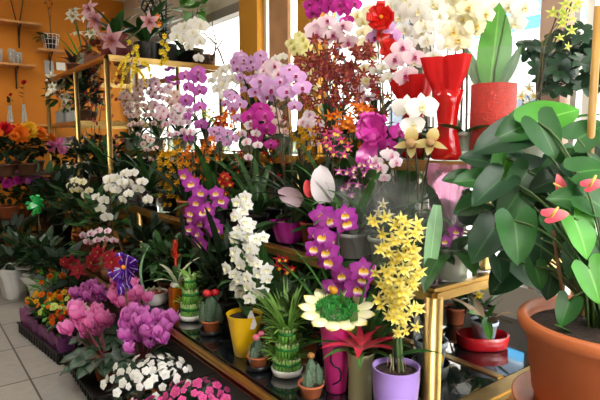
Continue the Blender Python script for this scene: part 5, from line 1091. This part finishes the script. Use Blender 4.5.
# schefflera by the window
p = V((2.15, 1.19, Z3)); t = thing('potted_schefflera', 'dark round-leaved schefflera against the beige window pier', 'schefflera', p); b0 = V(p); pot(t, .08, .14, BROWNP)
SCH = leafm('schefflera_leaf', '22402a', '3a5a3c', rough=.35); b = MB()
tips = [(532, 45), (545, 60), (548, 78), (556, 40), (566, 55), (578, 44), (585, 62), (592, 75), (575, 80), (560, 68), (588, 38), (570, 36), (562, 84), (598, 58), (606, 70), (600, 84), (538, 50), (610, 50), (528, 50), (541, 70), (552, 50), (572, 62), (580, 32), (590, 50), (566, 74), (556, 90), (584, 86), (596, 44)]
b.tube([(0, 0, .1), (.005, .0, .25), (0, .01, .42)], [.009, .008, .006], 7)
ends = [at(px, y, 2.12 + U(-.12, .08)) - b0 for px, y in tips]
for q in ends: b.tube(bez((0, 0, .28), (q.x * .3, q.y * .3, q.z * .9), q, 5), .003, 5)
part('stem', (b, STEMD), t)
for q in ends:
    b = MB(); n = OUT + V((0, 0, .8)) + rv(.5); Fm = face(q, n)
    for i in range(7): a = i * 2 * PI / 7; b.blade(Fm @ rot('Z', a) @ Matrix.Translation((0, .012, 0)), U(.045, .058), .034, s_round, bend=.35, fold=.1, nu=2, nv=5)
    part('leaf', (b, SCH), t)
# ================================================================ light
w = bpy.data.worlds.new('world'); sc.world = w; w.use_nodes = True; nt = w.node_tree
bg = nt.nodes['Background']; sky = nt.nodes.new('ShaderNodeTexSky'); sky.sky_type = 'NISHITA'; sky.sun_disc = False; sky.sun_elevation = math.radians(48); sky.sun_rotation = math.radians(200); sky.air_density = 1.0; sky.dust_density = 4; sky.ozone_density = 1
mx = nt.nodes.new('ShaderNodeMix'); mx.data_type = 'RGBA'; mx.inputs[0].default_value = .65; mx.inputs[7].default_value = (1.0, .98, .95, 1); nt.links.new(sky.outputs[0], mx.inputs[6]); nt.links.new(mx.outputs[2], bg.inputs[0]); bg.inputs[1].default_value = SKY
def lamp(label, loc, sx, sy, e, col=(1, .97, .92)):  # fixture added out of view, as fill light from the camera side
    o = thing('fill_lamp', label, 'lamp', loc); b = MB(); b.box((0, 0, .035), (sx + .06, sy + .06, .05), bev=.008); part('housing', (b, CONC, False), o)
    em = mat('fill_lamp_glow', 'ffffff'); n = em.node_tree.nodes; P_ = [q for q in n if q.type == 'BSDF_PRINCIPLED'][0]; P_.inputs['Emission Color'].default_value = (1, .95, .86, 1); P_.inputs['Emission Strength'].default_value = 3
    b = MB(); b.box((0, 0, .005), (sx, sy, .012)); part('diffuser', (b, em, False), o)
    ld = bpy.data.lights.new('fill_light', 'AREA'); ld.shape = 'RECTANGLE'; ld.size = sx; ld.size_y = sy; ld.energy = e; ld.color = col; lo = bpy.data.objects.new('fill_light', ld); C.objects.link(lo); lo.parent = o; lo.location = (0, 0, -.012)
lamp('long fill lamp added over the aisle nearest the shop front', (.5, .0, 2.89), .3, 1.4, FILL[0])
lamp('long fill lamp added over the middle of the aisle', (.3, 3.0, 2.89), .3, 1.4, FILL[1])
lamp('long fill lamp added near the orange back wall', (.3, 5.4, 2.89), .3, 1.2, FILL[2])
sd = bpy.data.lights.new('sun', 'SUN'); sd.energy = SUN; sd.angle = .02; sd.color = (1, .95, .86); so = bpy.data.objects.new('sun', sd); C.objects.link(so); so.rotation_euler = (math.radians(38), 0, math.radians(200)); so.location = (6, 0, 8)
vs = sc.view_settings; sc.display_settings.display_device = 'sRGB'; vs.view_transform = 'Standard'; vs.look = 'None'; vs.gamma = 1; vs.use_curve_mapping = False; vs.exposure = EXPO
sc.cycles.use_denoising = True; sc.cycles.max_bounces = 10; sc.cycles.transparent_max_bounces = 24; sc.cycles.caustics_reflective = False; sc.cycles.caustics_refractive = False; sc.cycles.sample_clamp_indirect = 6
